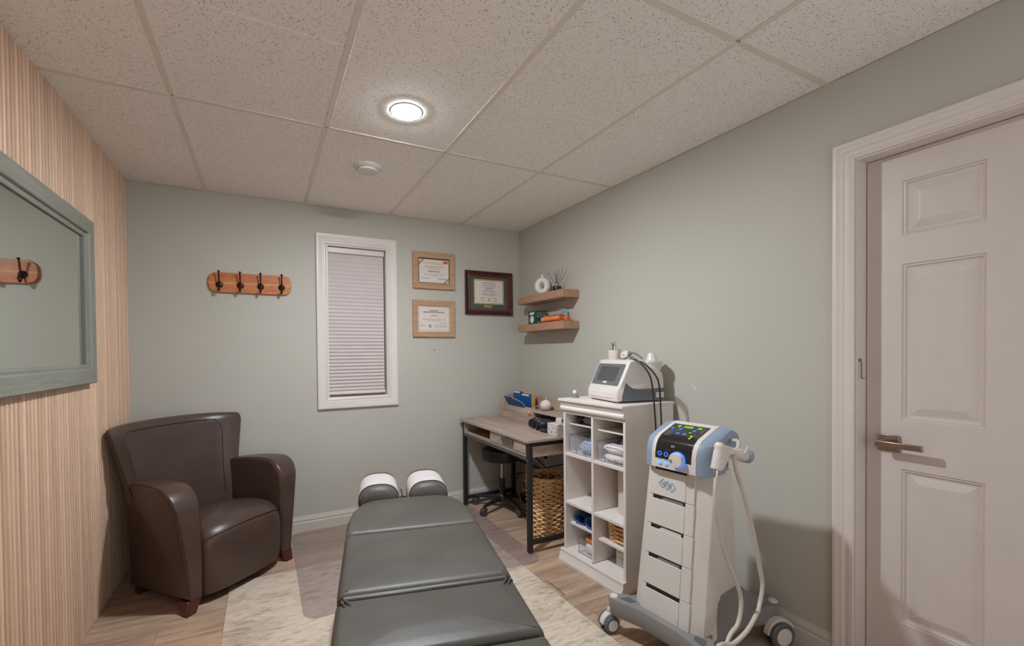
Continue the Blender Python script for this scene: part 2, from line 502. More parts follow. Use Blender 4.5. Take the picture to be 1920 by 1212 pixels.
def rounded_rect(x0, x1, y0, y1, r, n=5):
    out = []
    for cx, cy, a0 in ((x1 - r, y1 - r, 0), (x0 + r, y1 - r, 90), (x0 + r, y0 + r, 180), (x1 - r, y0 + r, 270)):
        for k in range(n + 1):
            a = R(a0 + 90 * k / n); out.append((cx + r * math.cos(a), cy + r * math.sin(a)))
    return out

def text_part(name, body, size, mat, parent, mtx, ext=0.0004):
    cu = bpy.data.curves.new(name + '_curve', 'FONT')
    cu.body = body; cu.size = size; cu.extrude = ext; cu.align_x = 'CENTER'; cu.align_y = 'CENTER'
    t = bpy.data.objects.new('tmp', cu); COL.objects.link(t)
    bpy.context.view_layer.update()
    me = bpy.data.meshes.new_from_object(t.evaluated_get(bpy.context.evaluated_depsgraph_get()))
    bpy.data.objects.remove(t); bpy.data.curves.remove(cu)
    me.materials.clear(); me.materials.append(mat)
    me.transform(mtx)
    o = bpy.data.objects.new(name, me); COL.objects.link(o); o.parent = parent
    return o

def frame_loft(mb, x0, x1, z0, z1, prof, mp):
    # mitred rectangular frame; prof = [(outward offset, depth)]; mp(x, z, depth) -> point
    rs = []
    for sx, sz in ((-1, -1), (1, -1), (1, 1), (-1, 1)):
        rs.append([mp((x0 if sx < 0 else x1) + sx * w, (z0 if sz < 0 else z1) + sz * w, d) for w, d in prof])
    mb.loft(rs, False, True, True)
    return mb

def frame_side(x0, x1, z0, z1, prof, mp, side):
    # one mitred member of the same frame as a closed solid
    cs = {'bottom': ((-1, -1), (1, -1)), 'right': ((1, -1), (1, 1)), 'top': ((1, 1), (-1, 1)), 'left': ((-1, 1), (-1, -1))}[side]
    rs = []
    for sx, sz in cs:
        rs.append([mp((x0 if sx < 0 else x1) + sx * w, (z0 if sz < 0 else z1) + sz * w, d) for w, d in prof])
    return MB().loft(rs)

# ------------------------------------------------------------------ ROOM SHELL
W, H, YR = 2.818, 2.354, -4.75
CY0, CY1 = -2.497, -3.237            # clear door opening in the right wall
DZ = 2.005
# floor of vinyl planks running across the room
floor = struct(MB().box(-W - 0.02, 0.35, YR - 0.1, 0.0, -0.06, -0.006).build('floor', M['subfloor']))
floor['label'] = 'brown grey wood look vinyl plank floor'
pw, pl = 0.182, 1.22
plank_mesh = {}
row = 0; y = 0.0
while y > YR:
    off = (row * 0.47) % pl
    x = 0.0 + off
    y0 = max(y - pw, YR)
    while x > -W - 0.020:
        xa = max(x - pl, -W - 0.020); xb = min(x, 0.0)
        if xb - xa > 0.02:
            key = (round(xb - xa, 3), round(y - y0, 3))
            if key not in plank_mesh:
                L, B = xb - xa - 0.0012, y - y0 - 0.0012
                o = MB().loft([[(-L / 2, -B / 2, -0.007), (L / 2, -B / 2, -0.007), (L / 2, B / 2, -0.007), (-L / 2, B / 2, -0.007)],
                               [(-L / 2, -B / 2, -0.0008), (L / 2, -B / 2, -0.0008), (L / 2, B / 2, -0.0008), (-L / 2, B / 2, -0.0008)],
                               [(-L / 2 + .001, -B / 2 + .001, 0), (L / 2 - .001, -B / 2 + .001, 0), (L / 2 - .001, B / 2 - .001, 0), (-L / 2 + .001, B / 2 - .001, 0)]]).build('plank', M['plank'], floor)
                plank_mesh[key] = o
            else:
                o = copyto(plank_mesh[key], floor)
            o.location = ((xa + xb) / 2, (y + y0) / 2, 0)
        x -= pl
    y -= pw; row += 1

# ceiling: grid of tees with lay-in tiles, each tile scored across its middle
ceil = struct(MB().box(-W - 0.02, 0.02, YR, 0.02, H + 0.03, H + 0.06).build('ceiling', M['felt']))
ceil['label'] = 'suspended ceiling of speckled mineral tiles in a white grid'
xs = [0.0] + [-0.571 - 0.61 * k for k in range(4)] + [-W - 0.020]
ys = [0.0, -1.173, -2.393, -3.613, YR]
for i in range(len(xs) - 1):
    for j in range(len(ys) - 1):
        xb, xa = xs[i] - 0.004, xs[i + 1] + 0.004
        yb, ya = ys[j] - 0.004, ys[j + 1] + 0.004
        cxx, cyy = (xa + xb) / 2, (ya + yb) / 2
        L, B = xb - xa, yb - ya
        ymid = (ys[j + 1] + 0.61 if j == 0 else ys[j] - 0.61)
        g = ymid - cyy
        mb = MB()
        prof = [(-B / 2, 0.0), (g - 0.004, 0.0), (g, 0.0035), (g + 0.004, 0.0), (B / 2, 0.0)]
        if not (-B / 2 < g - 0.01 and g + 0.01 < B / 2): prof = [(-B / 2, 0.0), (B / 2, 0.0)]
        ring = prof + [(B / 2, 0.015), (-B / 2, 0.015)]
        mb.loft([[(s * L / 2, a, b) for a, b in ring] for s in (-1, 1)])
        t = mb.build('tile', M['tile'], ceil, smooth=False)
        # the tile over the lamp and the air valve carries them; both are surface mounted
        t.location = (cxx, cyy, H + random.uniform(-0.0006, 0.0006))
        t.rotation_euler = (random.uniform(-.0006, .0006), random.uniform(-.0008, .0008), 0)
for k, xx in enumerate(xs[1:-1]):
    for j in range(len(ys) - 1):
        bx('main_tee', M['tee'], ceil, xx - 0.012, xx + 0.012, ys[j + 1] + (0.012 if j < 3 else 0), ys[j] - (0.012 if j else 0), H - 0.0022, H + 0.012, 0.001, 1)
for j, yy in enumerate(ys[1:-1]):
    for i in range(len(xs) - 1):
        bx('cross_tee', M['tee'], ceil, xs[i + 1] + (0.0125 if i < len(xs) - 2 else 0), xs[i] - (0.0125 if i else 0), yy - 0.012, yy + 0.012, H - 0.0026, H + 0.012, 0.001, 1)

# walls
wb = MB()
WX0, WX1, WZ0, WZ1 = -1.651, -1.205, 0.944, 2.080      # window opening
wb.box(-W - 0.1, WX0, 0, 0.15, -0.05, H + 0.06).box(WX1, 0.2, 0, 0.15, -0.05, H + 0.06)
wb.box(WX0, WX1, 0, 0.15, -0.05, WZ0).box(WX0, WX1, 0, 0.15, WZ1, H + 0.06)
struct(wb.build('wall_back', M['sage'], smooth=False))
wr = MB()
wr.box(0, 0.2, CY0 + 0.012, 0.0, -0.05, H + 0.06).box(0, 0.2, YR, CY1 - 0.012, -0.05, H + 0.06).box(0, 0.2, CY1 - 0.012, CY0 + 0.012, DZ + 0.012, H + 0.06)
struct(wr.build('wall_right', M['sage'], smooth=False))
wl = struct(MB().box(-W - 0.12, -W - 0.016, YR, 0.0, -0.05, H + 0.06).build('wall_left', M['felt'], smooth=False))
wl['label'] = 'left wall clad in vertical oak slats'
wrear = MB()
wrear.box(-W - 0.1, -2.6, YR - 0.1, YR, -0.05, H + 0.06).box(-0.3, 0.2, YR - 0.1, YR, -0.05, H + 0.06).box(-2.6, -0.3, YR - 0.1, YR, 2.1, H + 0.06)
struct(wrear.build('wall_rear', M['sage'], smooth=False))
# slats: rounded ribs with a thin bead between
pitch = 0.0285
prof = []
for a in range(7):
    t = math.pi * a / 6
    prof.append((-0.0085 * math.cos(t), -0.012 + 0.012 * min(1, math.sin(t) * 1.35)))
prof2 = []
for a in range(5):
    t = math.pi * a / 4
    prof2.append((0.0142 - 0.0042 * math.cos(t), -0.012 + 0.0085 * math.sin(t)))
ring = [(-0.0100, -0.017)] + prof + prof2 + [(0.0185, -0.017)]
first = None
n = int((-YR) / pitch)
for k in range(n):
    yc = -0.012 - k * pitch
    if first is None:
        first = MB().loft([[(-W + d, -a, z) for a, d in ring] for z in (0.002, H + 0.004)]).build('slat', M['slat'], wl, angle=60)
        first.location = (0, yc, 0)
    else:
        copyto(first, wl, (0, yc, 0))

# a small pale paint scuff on the right wall
wall_r = bpy.data.objects['wall_right']
MB().loft([[(-d, y, z) for y, z in ((-1.752, 1.098), (-1.757, 1.100), (-1.786, 1.070), (-1.790, 1.060), (-1.784, 1.062))] for d in (0.0, 0.0004)]).build('paint_scuff', M['trim'], wall_r, smooth=False)
# skirting boards
sk = [(0.0, 0.0), (0.0145, 0.0), (0.0145, 0.062), (0.0115, 0.068), (0.0115, 0.075), (0.0135, 0.079), (0.0125, 0.087), (0.007, 0.098), (0.0055, 0.108), (0.0, 0.108)]
struct(MB().loft([[(x, -d, z) for d, z in sk] for x in (-W, 0.0)]).build('baseboard_back', M['skirting'], angle=25))
struct(MB().loft([[(-d, y, z) for d, z in sk] for y in (-0.0145, -2.419)]).build('baseboard_right', M['skirting'], angle=25))

# window casing, reveal, sash and glass
cas = [(0.0, -0.0), (0.0, -0.010), (0.007, -0.013), (0.011, -0.010), (0.020, -0.010), (0.024, -0.014), (0.040, -0.0155), (0.052, -0.020), (0.060, -0.022), (0.071, -0.022), (0.075, -0.019), (0.075, 0.0)]
win = struct(frame_loft(MB(), WX0, WX1, WZ0, WZ1, cas, lambda x, z, d: (x, d, z)).build('window_1', M['trim'], angle=25))
win['label'] = 'narrow window with a wide white moulded casing'
rev = [(0.0, -0.004), (0.0, 0.15), (-0.008, 0.15), (-0.008, -0.004)]
frame_loft(MB(), WX0, WX1, WZ0, WZ1, rev, lambda x, z, d: (x, d, z)).build('window_jamb', M['trim'], win, smooth=False)
sash = [(-0.008, 0.095), (-0.048, 0.095), (-0.048, 0.13), (-0.008, 0.13)]
frame_loft(MB(), WX0, WX1, WZ0, WZ1, sash, lambda x, z, d: (x, d, z)).build('window_sash', M['trim'], win, smooth=False)
bx('pane', M['glass'], win, WX0 + 0.048, WX1 - 0.048, 0.110, 0.114, WZ0 + 0.048, WZ1 - 0.048)
# cellular shade inside the reveal
bl = thing('window_blind', 'closed pale grey pleated shade inside the white window casing', 'blind', (0, 0, 0))
BX0, BX1 = WX0 + 0.011, WX1 - 0.014
bx('head_rail', M['trim'], bl, BX0, BX1, 0.022, 0.066, WZ1 - 0.052, WZ1 - 0.012, 0.004)
bx('bottom_rail', M['trim'], bl, BX0, BX1, 0.026, 0.062, 0.968, 0.990, 0.004)
np_ = 37; zt, zb = WZ1 - 0.052, 0.990
fr, bk = [], []
for k in range(np_ * 2 + 1):
    t = k / (np_ * 2); z = zt + (zb - zt) * (t ** 0.92)
    amp = 0.0025 + 0.0050 * t
    fr.append((0.044 - (amp if k % 2 else -amp * 0.4), z))
ringf = fr + [(0.054, zb), (0.054, zt)]
MB().loft([[(x, a, z) for a, z in ringf] for x in (BX0 + 0.003, BX1 - 0.003)]).build('pleated_fabric', M['blind'], bl, smooth=False)

# door in the right wall: casing, jamb, stop, leaf
dcas = [(0.0, 0.0), (0.0, -0.010), (0.006, -0.013), (0.010, -0.011), (0.014, -0.013), (0.018, -0.010), (0.030, -0.011), (0.036, -0.016), (0.048, -0.017), (0.056, -0.021), (0.066, -0.021), (0.070, -0.017), (0.070, 0.0)]
IN0, IN1, IZ = CY0 + 0.006, CY1 - 0.006, DZ + 0.006
rs = [[(d, IN0 + w, 0.0) for w, d in dcas], [(d, IN0 + w, IZ + w) for w, d in dcas], [(d, IN1 - w, IZ + w) for w, d in dcas], [(d, IN1 - w, 0.0) for w, d in dcas]]
dcase = struct(MB().loft(rs).build('trim_1', M['trim'], angle=22))
dcase['label'] = 'white moulded casing around the door'
jb = MB()
jb.box(-0.003, 0.2, CY0, CY0 + 0.012, 0, DZ + 0.012).box(-0.003, 0.2, CY1 - 0.012, CY1, 0, DZ + 0.012).box(-0.003, 0.2, CY1, CY0, DZ, DZ + 0.012)
jb.build('jamb', M['trim'], dcase, bevel=0.001)
st = MB()
st.box(0.106, 0.150, CY0 - 0.011, CY0, 0, DZ).box(0.106, 0.150, CY1, CY1 + 0.011, 0, DZ).box(0.106, 0.150, CY1 + 0.011, CY0 - 0.011, DZ - 0.011, DZ)
st.build('door_stop', M['trim'], dcase, bevel=0.001)
# small metal keeper loop screwed to the jamb
kp = MB()
kp.tube([(0.016, CY0 - 0.004, 1.230), (0.016, CY0 - 0.008, 1.222), (0.016, CY0 - 0.008, 1.162), (0.036, CY0 - 0.008, 1.158), (0.040, CY0 - 0.002, 1.158)], 0.0022, 6)
kp.cyl((0.016, CY0, 1.230), (0.016, CY0 - 0.006, 1.230), 0.006, n=10)
kp.build('keeper_hook', M['nickel'], dcase)

door = struct(MB().box(0.088, 0.104, CY1 + 0.003, CY0 - 0.003, 0.012, DZ - 0.003).build('door_1', M['door'], bevel=0.001))
door['label'] = 'white six panel interior door with a lever handle'
XF = 0.068                            # room face of the leaf
pan_y = [(-2.605, -2.819), (-2.919, -3.132)]
pan_z = [(0.238, 0.821), (1.005, 1.588), (1.695, 1.897)]
# stiles and rails
yl, yr_ = CY0 - 0.003, CY1 + 0.003
def slab(name, ya, yb, za, zb): bx(name, M['door'], door, XF, 0.090, min(ya, yb), max(ya, yb), za, zb)
for n_, (ya, yb) in (('stile', (yl, pan_y[0][0])), ('stile', (pan_y[0][1], pan_y[1][0])), ('stile', (pan_y[1][1], yr_))):
    slab(n_, ya, yb, 0.012, DZ - 0.003)
zz = [0.012] + [v for p in pan_z for v in p] + [DZ - 0.003]
for (ya, yb) in pan_y:
    for k in range(0, 8, 2): slab('rail', ya, yb, zz[k], zz[k + 1])
pp = [(0.0, 0.0), (-0.003, 0.005), (-0.008, 0.004), (-0.013, 0.011), (-0.020, 0.012), (-0.046, 0.0035), (-0.049, 0.003)]
for (ya, yb) in pan_y:
    for (za, zb) in pan_z:
        rs = []
        for w, d in pp:
            rs.append([(XF + d, ya + w, za - w), (XF + d, yb - w, za - w), (XF + d, yb - w, zb + w), (XF + d, ya + w, zb + w)])
        pm = MB().loft(rs, False); k_ = len(rs) - 1; pm.add(rs[k_], [(0, 1, 2, 3)]); pm.build('panel', M['door'], door, angle=12)
# lever handle with square rose
hd = MB()
hy, hz = CY0 - 0.073, 0.913
hd.box(XF - 0.008, XF, hy - 0.032, hy + 0.032, hz - 0.032, hz + 0.032)
lever = hd.build('handle_rose', M['nickel'], door, bevel=0.002)
lv = MB()
lv.cyl((XF - 0.006, hy + 0.012, hz + 0.002), (XF - 0.048, hy + 0.012, hz + 0.002), 0.010, n=16)
lv.box(XF - 0.056, XF - 0.044, hy - 0.112, hy + 0.024, hz - 0.010, hz + 0.012)
lv.build('door_lever', M['nickel'], door, bevel=0.0025)

# small screw left in the back wall
tag(MB().lathe([(0.004, 0), (0.0045, 0.004), (0.002, 0.006)], (-0.821, 0.0, 1.297), 10, (0, -1, 0)).build('wall_screw', M['iron']), 'tiny dark screw in the wall below the two certificates', 'screw')

# ------------------------------------------------------------------ CEILING FITTINGS
lt = thing('ceiling_light', 'lit round white recessed ceiling lamp', 'lamp', (LX, LY, H))
MB().lathe([(0.0665, -0.0055), (0.070, -0.0058), (0.074, -0.0045), (0.076, -0.001), (0.0665, -0.001)], n=40, cap=False).build('trim_ring', M['white_plastic'], lt)
MB().lathe([(0.0655, -0.003), (0.063, -0.0052), (0.056, -0.0074), (0.044, -0.0090), (0.025, -0.0099), (0.001, -0.0102)], n=40).build('diffuser', M['lamp_glow'], lt)
av = thing('air_valve', 'round white air valve in the ceiling between lamp and back wall', 'vent', (-1.521, -0.815, H))
MB().lathe([(0.050, -0.001), (0.080, -0.001), (0.080, -0.006), (0.066, -0.017), (0.058, -0.018), (0.054, -0.010), (0.050, 0.0)], n=40, cap=False).build('collar', M['white_plastic'], av)
MB().lathe([(0.0565, -0.0185), (0.060, -0.024), (0.056, -0.030), (0.036, -0.033), (0.034, -0.030), (0.022, -0.030), (0.001, -0.030)], n=40).build('disc', M['white_plastic'], av)
MB().lathe([(0.024, -0.002), (0.024, -0.026), (0.001, -0.026)], n=20).build('stem', M['base_grey'], av)

# ------------------------------------------------------------------ WALL OBJECTS
# mirror on the slat wall
mi = thing('wall_mirror', 'large rectangular mirror in a grey green wooden frame on the slat wall', 'mirror', (-W, 0, 0))
my0, my1, mz0, mz1 = -1.72, -0.793, 1.236, 1.820       # visible glass
MT = 0.033
mprof = [(0.0, 0.006), (0.0, 0.018), (0.010, 0.021), (0.016, 0.020), (0.020, MT - 0.003), (0.024, MT), (0.083, MT), (0.088, MT - 0.004), (0.088, 0.0), (0.004, 0.0)]
for sd in ('bottom', 'right', 'top', 'left'):
    frame_side(my0, my1, mz0, mz1, mprof, lambda x, z, d: (d, x, z), sd).build('frame_member', M['greywood'] if sd in ('bottom', 'top') else M['greywood_v'], mi, angle=25)
bx('mirror_glass', M['mirror'], mi, 0.004, 0.010, my0 - 0.002, my1 + 0.002, mz0 - 0.002, mz1 + 0.002)

# coat rack on the back wall
cr = thing('coat_rack', 'reddish wooden coat rack with four dark iron hooks on the back wall', 'coat rack', (-2.143, 0, 1.755))
bd = []
for k in range(9):
    a = R(-90 + 180 * k / 8); bd.append((0.205 + 0.048 * math.cos(a), 0.067 * (abs(math.sin(a)) ** 0.8) * (1 if math.sin(a) > 0 else -1)))
for k in range(9):
    a = R(90 + 180 * k / 8); bd.append((-0.205 + 0.048 * math.cos(a), 0.067 * (abs(math.sin(a)) ** 0.8) * (1 if math.sin(a) > 0 else -1)))
def clipband(poly, lo, hi):
    def half(pl, f):
        out = []
        for q in range(len(pl)):
            p, n_ = pl[q], pl[(q + 1) % len(pl)]
            fp, fn = f(p), f(n_)
            if fp >= 0: out.append(p)
            if (fp >= 0) != (fn >= 0):
                t = fp / (fp - fn); out.append((p[0] + (n_[0] - p[0]) * t, p[1] + (n_[1] - p[1]) * t))
        return out
    return half(half(poly, lambda p: p[1] - lo), lambda p: hi - p[1])
for lo, hi, mt_ in ((-0.07, -0.0082, 'acacia'), (-0.0078, 0.0048, 'acacia_pale'), (0.0052, 0.07, 'acacia')):
    q = clipband(bd, lo, hi); q2 = clipband([(a * 0.985, b * 0.95) for a, b in bd], lo, hi)
    MB().loft([[(a, 0.0, b) for a, b in q], [(a, -0.014, b) for a, b in q], [(a * 0.985, -0.020, max(lo, min(hi, b * 0.95 if abs(b) > 0.05 else b))) for a, b in q]]).build('board_strip', M[mt_], cr, angle=30)
hkx = [-0.187, -0.065, 0.057, 0.188]
hook_src = None
for hx in hkx:
    if hook_src is None:
        h = MB()
        h.lathe([(0.021, 0.0), (0.022, 0.003), (0.017, 0.006), (0.008, 0.010), (0.001, 0.011)], (0, -0.0195, -0.016), 14, (0, -1, 0))
        for k in range(8):
            a = 2 * math.pi * k / 8
            h.ball((0.0165 * math.cos(a), -0.024, -0.016 + 0.0165 * math.sin(a)), 0.0042, 8, 6)
        h.tube([(0, -0.026, -0.022), (0, -0.040, -0.014), (0, -0.052, 0.012), (0, -0.056, 0.036), (0, -0.066, 0.062)], [0.0055] * 6 + [0.005] * 30, 8, smooth=5)
        h.ball((0, -0.067, 0.066), (0.0085, 0.0085, 0.006), 12, 8)
        h.tube([(0, -0.028, -0.016), (0, -0.036, -0.040), (0, -0.052, -0.060), (0, -0.066, -0.058), (0, -0.072, -0.044)], 0.0048, 8, smooth=5)
        h.ball((0, -0.072, -0.041), 0.0075, 12, 8)
        hook_src = h.build('hook', M['iron'], cr); hook_src.location = (hx, 0, 0)
    else: copyto(hook_src, cr, (hx, 0, 0))

# framed certificates
def words(mb, cx, z, width, h, y, gap=0.006, rng=None):
    rng = rng or random.Random(int(abs(cx * 1e4) + abs(z * 1e4)))
    x = cx - width / 2
    while x < cx + width / 2 - 0.004:
        l = min(rng.uniform(0.010, 0.026), cx + width / 2 - x)
        mb.box(x, x + l, y - 0.0004, y, z - h / 2, z + h / 2); x += l + gap * 0.6
    return mb
def picture(name, label, x0, x1, z0, z1, fw, depth, fmat, cat='framed certificate'):
    t = thing(name, label, cat, ((x0 + x1) / 2, 0, (z0 + z1) / 2))
    w, h = (x1 - x0) / 2, (z1 - z0) / 2
    pr = [(0.0, -0.003), (0.0, -depth * 0.7), (0.004, -depth * 0.78), (fw * 0.45, -depth * 0.86), (fw * 0.8, -depth), (fw - 0.003, -depth), (fw, -depth + 0.004), (fw, -0.001)]
    for sd in ('bottom', 'right', 'top', 'left'):
        frame_side(-w + fw, w - fw, -h + fw, h - fw, pr, lambda x, z, d: (x, d, z), sd).build('frame_member', fmat, t, angle=25)
    return t, w - fw, h - fw
c1, w1, h1 = picture('certificate_frame', 'rustic wood framed certificate with red label, the upper of two beside the window', -0.999, -0.636, 1.793, 2.090, 0.047, 0.022, M['rustwood'])
bx('mount', M['black_print'], c1, -w1 - 0.002, w1 + 0.002, -0.006, -0.003, -h1 - 0.002, h1 + 0.002)
bx('paper', M['paper'], c1, -w1 + 0.008, w1 - 0.006, -0.0072, -0.006, -h1 + 0.006, h1 - 0.009)
mb = MB(); words(mb, 0, 0.062, 0.185, 0.016, -0.0073, 0.004); stuff(mb.build('printed_heading', M['ink_orange'], c1, smooth=False))
mb = MB(); words(mb, 0, 0.034, 0.150, 0.006, -0.0073); words(mb, 0, 0.016, 0.100, 0.005, -0.0073); words(mb, 0, -0.004, 0.100, 0.009, -0.0073, 0.003)
for zz_ in (-0.024, -0.034, -0.046): words(mb, 0, zz_, 0.17 if zz_ > -0.04 else 0.06, 0.0022, -0.0073)
words(mb, -0.07, -0.062, 0.07, 0.005, -0.0073); words(mb, 0.072, -0.062, 0.07, 0.006, -0.0073)
stuff(mb.build('printed_text', M['ink'], c1, smooth=False))
bx('red_label', M['red'], c1, 0.078, 0.122, -0.0076, -0.0072, 0.066, 0.084)
for k, mm in enumerate(('red', 'yellow', 'black_print')):
    o_ = 0.0075 * k
    a0 = -w1 + 0.009; t0 = h1 - 0.010
    MB().prism([(a0, t0 - 0.024 - o_), (a0, t0 - 0.030 - o_), (a0 + 0.030 + o_, t0), (a0 + 0.024 + o_, t0)], -0.0072, -0.0076, lambda a, b, t: (a, t, b)).build('corner_ribbon', M[mm], c1, smooth=False)
    a1 = w1 - 0.007; t1 = -h1 + 0.007
    MB().prism([(a1, t1 + 0.024 + o_), (a1, t1 + 0.030 + o_), (a1 - 0.030 - o_, t1), (a1 - 0.024 - o_, t1)], -0.0072, -0.0076, lambda a, b, t: (a, t, b)).build('corner_ribbon', M[mm], c1, smooth=False)
c2, w2, h2 = picture('certificate_frame', 'rustic wood framed certificate with a blue seal, the lower of two beside the window', -1.003, -0.640, 1.403, 1.701, 0.043, 0.022, M['rustwood'])
bx('paper', M['paper'], c2, -w2 - 0.002, w2 + 0.002, -0.006, -0.003, -h2 - 0.002, h2 + 0.002)
frame_loft(MB(), -w2 + 0.010, w2 - 0.010, -h2 + 0.010, h2 - 0.010, [(0, -0.006), (0, -0.0064), (0.0022, -0.0064), (0.0022, -0.006)], lambda x, z, d: (x, d, z)).build('printed_border', M['ink'], c2, smooth=False)
mb = MB(); words(mb, 0, 0.066, 0.075, 0.006, -0.0062, 0.002); words(mb, 0, 0.054, 0.185, 0.006, -0.0062, 0.002)
stuff(mb.build('printed_heading', M['ink_dark'], c2, smooth=False))
mb = MB(); words(mb, 0, 0.026, 0.055, 0.006, -0.0062, 0.002)
for zz_, ww in ((-0.006, 0.195), (-0.016, 0.115)): words(mb, 0.0, zz_, ww, 0.0035, -0.0062)
words(mb, 0.085, -0.036, 0.062, 0.004, -0.0062); words(mb, -0.098, -0.056, 0.055, 0.004, -0.0062)
for zz_ in (-0.053, -0.060, -0.067): words(mb, 0.062, zz_, 0.11, 0.0025, -0.0062)
stuff(mb.build('printed_text', M['ink'], c2, smooth=False))
MB().lathe([(0.005, 0.0), (0.0115, 0.0), (0.0115, 0.0006), (0.005, 0.0006)], (-0.034, -0.006, -0.060), 20, (0, -1, 0), cap=False).build('round_seal', M['bluep'], c2, smooth=False)

c3, w3, h3 = picture('diploma_frame', 'framed diploma with dark green mount and mahogany frame', -0.541, -0.085, 1.598, 1.971, 0.024, 0.026, M['mahog_dark'], 'framed diploma')
pr = [(0.0, -0.004), (0.0, -0.012), (0.004, -0.019), (0.010, -0.021), (0.017, -0.018), (0.019, -0.012), (0.019, -0.004)]
for sd in ('bottom', 'right', 'top', 'left'):
    frame_side(-w3 + 0.019, w3 - 0.019, -h3 + 0.019, h3 - 0.019, pr, lambda x, z, d: (x, d, z), sd).build('inner_moulding', M['mahog'], c3, angle=25)
w3 -= 0.019; h3 -= 0.019
bx('mount', M['green_mount'], c3, -w3 - 0.002, w3 + 0.002, -0.006, -0.003, -h3 - 0.002, h3 + 0.002)
frame_loft(MB(), -0.137, 0.137, -0.086, 0.110, [(0, -0.006), (0, -0.0075), (0.008, -0.0075), (0.008, -0.006)], lambda x, z, d: (x, d, z)).build('gold_fillet', M['yellow'], c3, smooth=False)
bx('paper', M['paper'], c3, -0.135, 0.135, -0.0066, -0.006, -0.084, 0.108)
mb = MB()
for zz_, ww, hh in ((0.090, 0.13, 0.005), (0.074, 0.12, 0.004), (0.064, 0.13, 0.004), (0.048, 0.10, 0.005), (0.040, 0.07, 0.005), (0.022, 0.12, 0.006), (0.002, 0.13, 0.004), (-0.010, 0.18, 0.003), (-0.018, 0.12, 0.003)):
    words(mb, 0, zz_, ww, hh, -0.0068, 0.003)
for sx in (-0.062, 0.060): words(mb, sx, -0.042, 0.04, 0.008, -0.0068); words(mb, sx, -0.064, 0.04, 0.006, -0.0068)
stuff(mb.build('printed_text', M['ink'], c3, smooth=False))
mb = MB(); mb.prism([(-0.014, -0.068), (0.014, -0.068), (0.016, -0.054), (0.006, -0.044), (0.0, -0.030), (-0.006, -0.044), (-0.016, -0.054)], -0.0066, -0.0074, lambda a, b, t: (a, t, b))
mb.build('gold_crest', M['yellow'], c3, smooth=False)
mb = MB(); mb.prism([(-0.043, -0.104), (-0.029, -0.104), (-0.029, -0.114), (-0.036, -0.124), (-0.043, -0.114)], -0.006, -0.0068, lambda a, b, t: (a, t, b))
words(mb, 0.003, -0.109, 0.052, 0.007, -0.0062, 0.002); words(mb, 0.003, -0.119, 0.052, 0.005, -0.0062, 0.002)
mb.build('gold_mount_emblem', M['yellow'], c3, smooth=False)

# floating shelves on the right wall
SY0, SY1, SD = -0.830, -0.215, 0.150
sh1 = bx('floating_shelf', M['shelfwood'], None, -SD, 0, SY0, SY1, 1.669, 1.726, 0.002)
tag(sh1, 'brown wooden floating shelf holding the white ring vase, the upper of two', 'shelf', 'floating shelves in the corner')
sh2 = bx('floating_shelf', M['shelfwood'], None, -SD, 0, SY0, SY1, 1.440, 1.498, 0.002)
tag(sh2, 'brown wooden floating shelf holding the green box, the lower of two', 'shelf', 'floating shelves in the corner')

# ring vase
va = thing('ring_vase', 'white ceramic ring shaped vase with a short neck on the upper shelf', 'vase', (-0.078, -0.475, 1.726), R(-40))
rs = []
NA, NB = 36, 14
for i in range(NA):
    a = 2 * math.pi * i / NA
    cx_, cz_ = 0.037 * math.cos(a), 0.070 + 0.046 * math.sin(a)
    ring = []
    for j in range(NB):
        b = 2 * math.pi * j / NB
        rr = 0.0265 * math.cos(b)
        ring.append((cx_ + rr * math.cos(a), 0.029 * math.sin(b), max(0.0, cz_ + (0.025 * math.cos(b)) * math.sin(a))))
    rs.append(ring)
MB().loft(rs, False, True, True).build('body', M['ceramic'], va)
MB().lathe([(0.013, 0.130), (0.012, 0.142), (0.012, 0.153), (0.0145, 0.157), (0.010, 0.157), (0.009, 0.135)], n=20).build('neck', M['ceramic'], va)
# reed diffuser
rd = thing('reed_diffuser', 'small dark glass reed diffuser with black sticks beside the white vase', 'diffuser', (-0.080, -0.668, 1.726))
MB().lathe([(0.033, 0.0), (0.035, 0.003), (0.035, 0.036), (0.032, 0.040), (0.001, 0.040)], n=24).build('dark_jar', M['dark_liquid'], rd)
MB().lathe([(0.032, 0.040), (0.033, 0.047), (0.013, 0.050), (0.012, 0.062), (0.014, 0.064), (0.010, 0.064)], n=20, cap=False).build('glass_neck', M['clear_edge'], rd)
for k, (dx, dy, dz) in enumerate(((-0.03, 0.075, 0.155), (-0.01, 0.02, 0.160), (0.0, 0.0, 0.168), (-0.015, -0.05, 0.158), (0.0, -0.075, 0.165), (0.02, -0.10, 0.150), (0.02, 0.035, 0.145))):
    MB().cyl((dx * 0.05, dy * 0.05, 0.042), (dx, dy, dz), 0.0016, n=6).build('reed', M['reed'], rd)
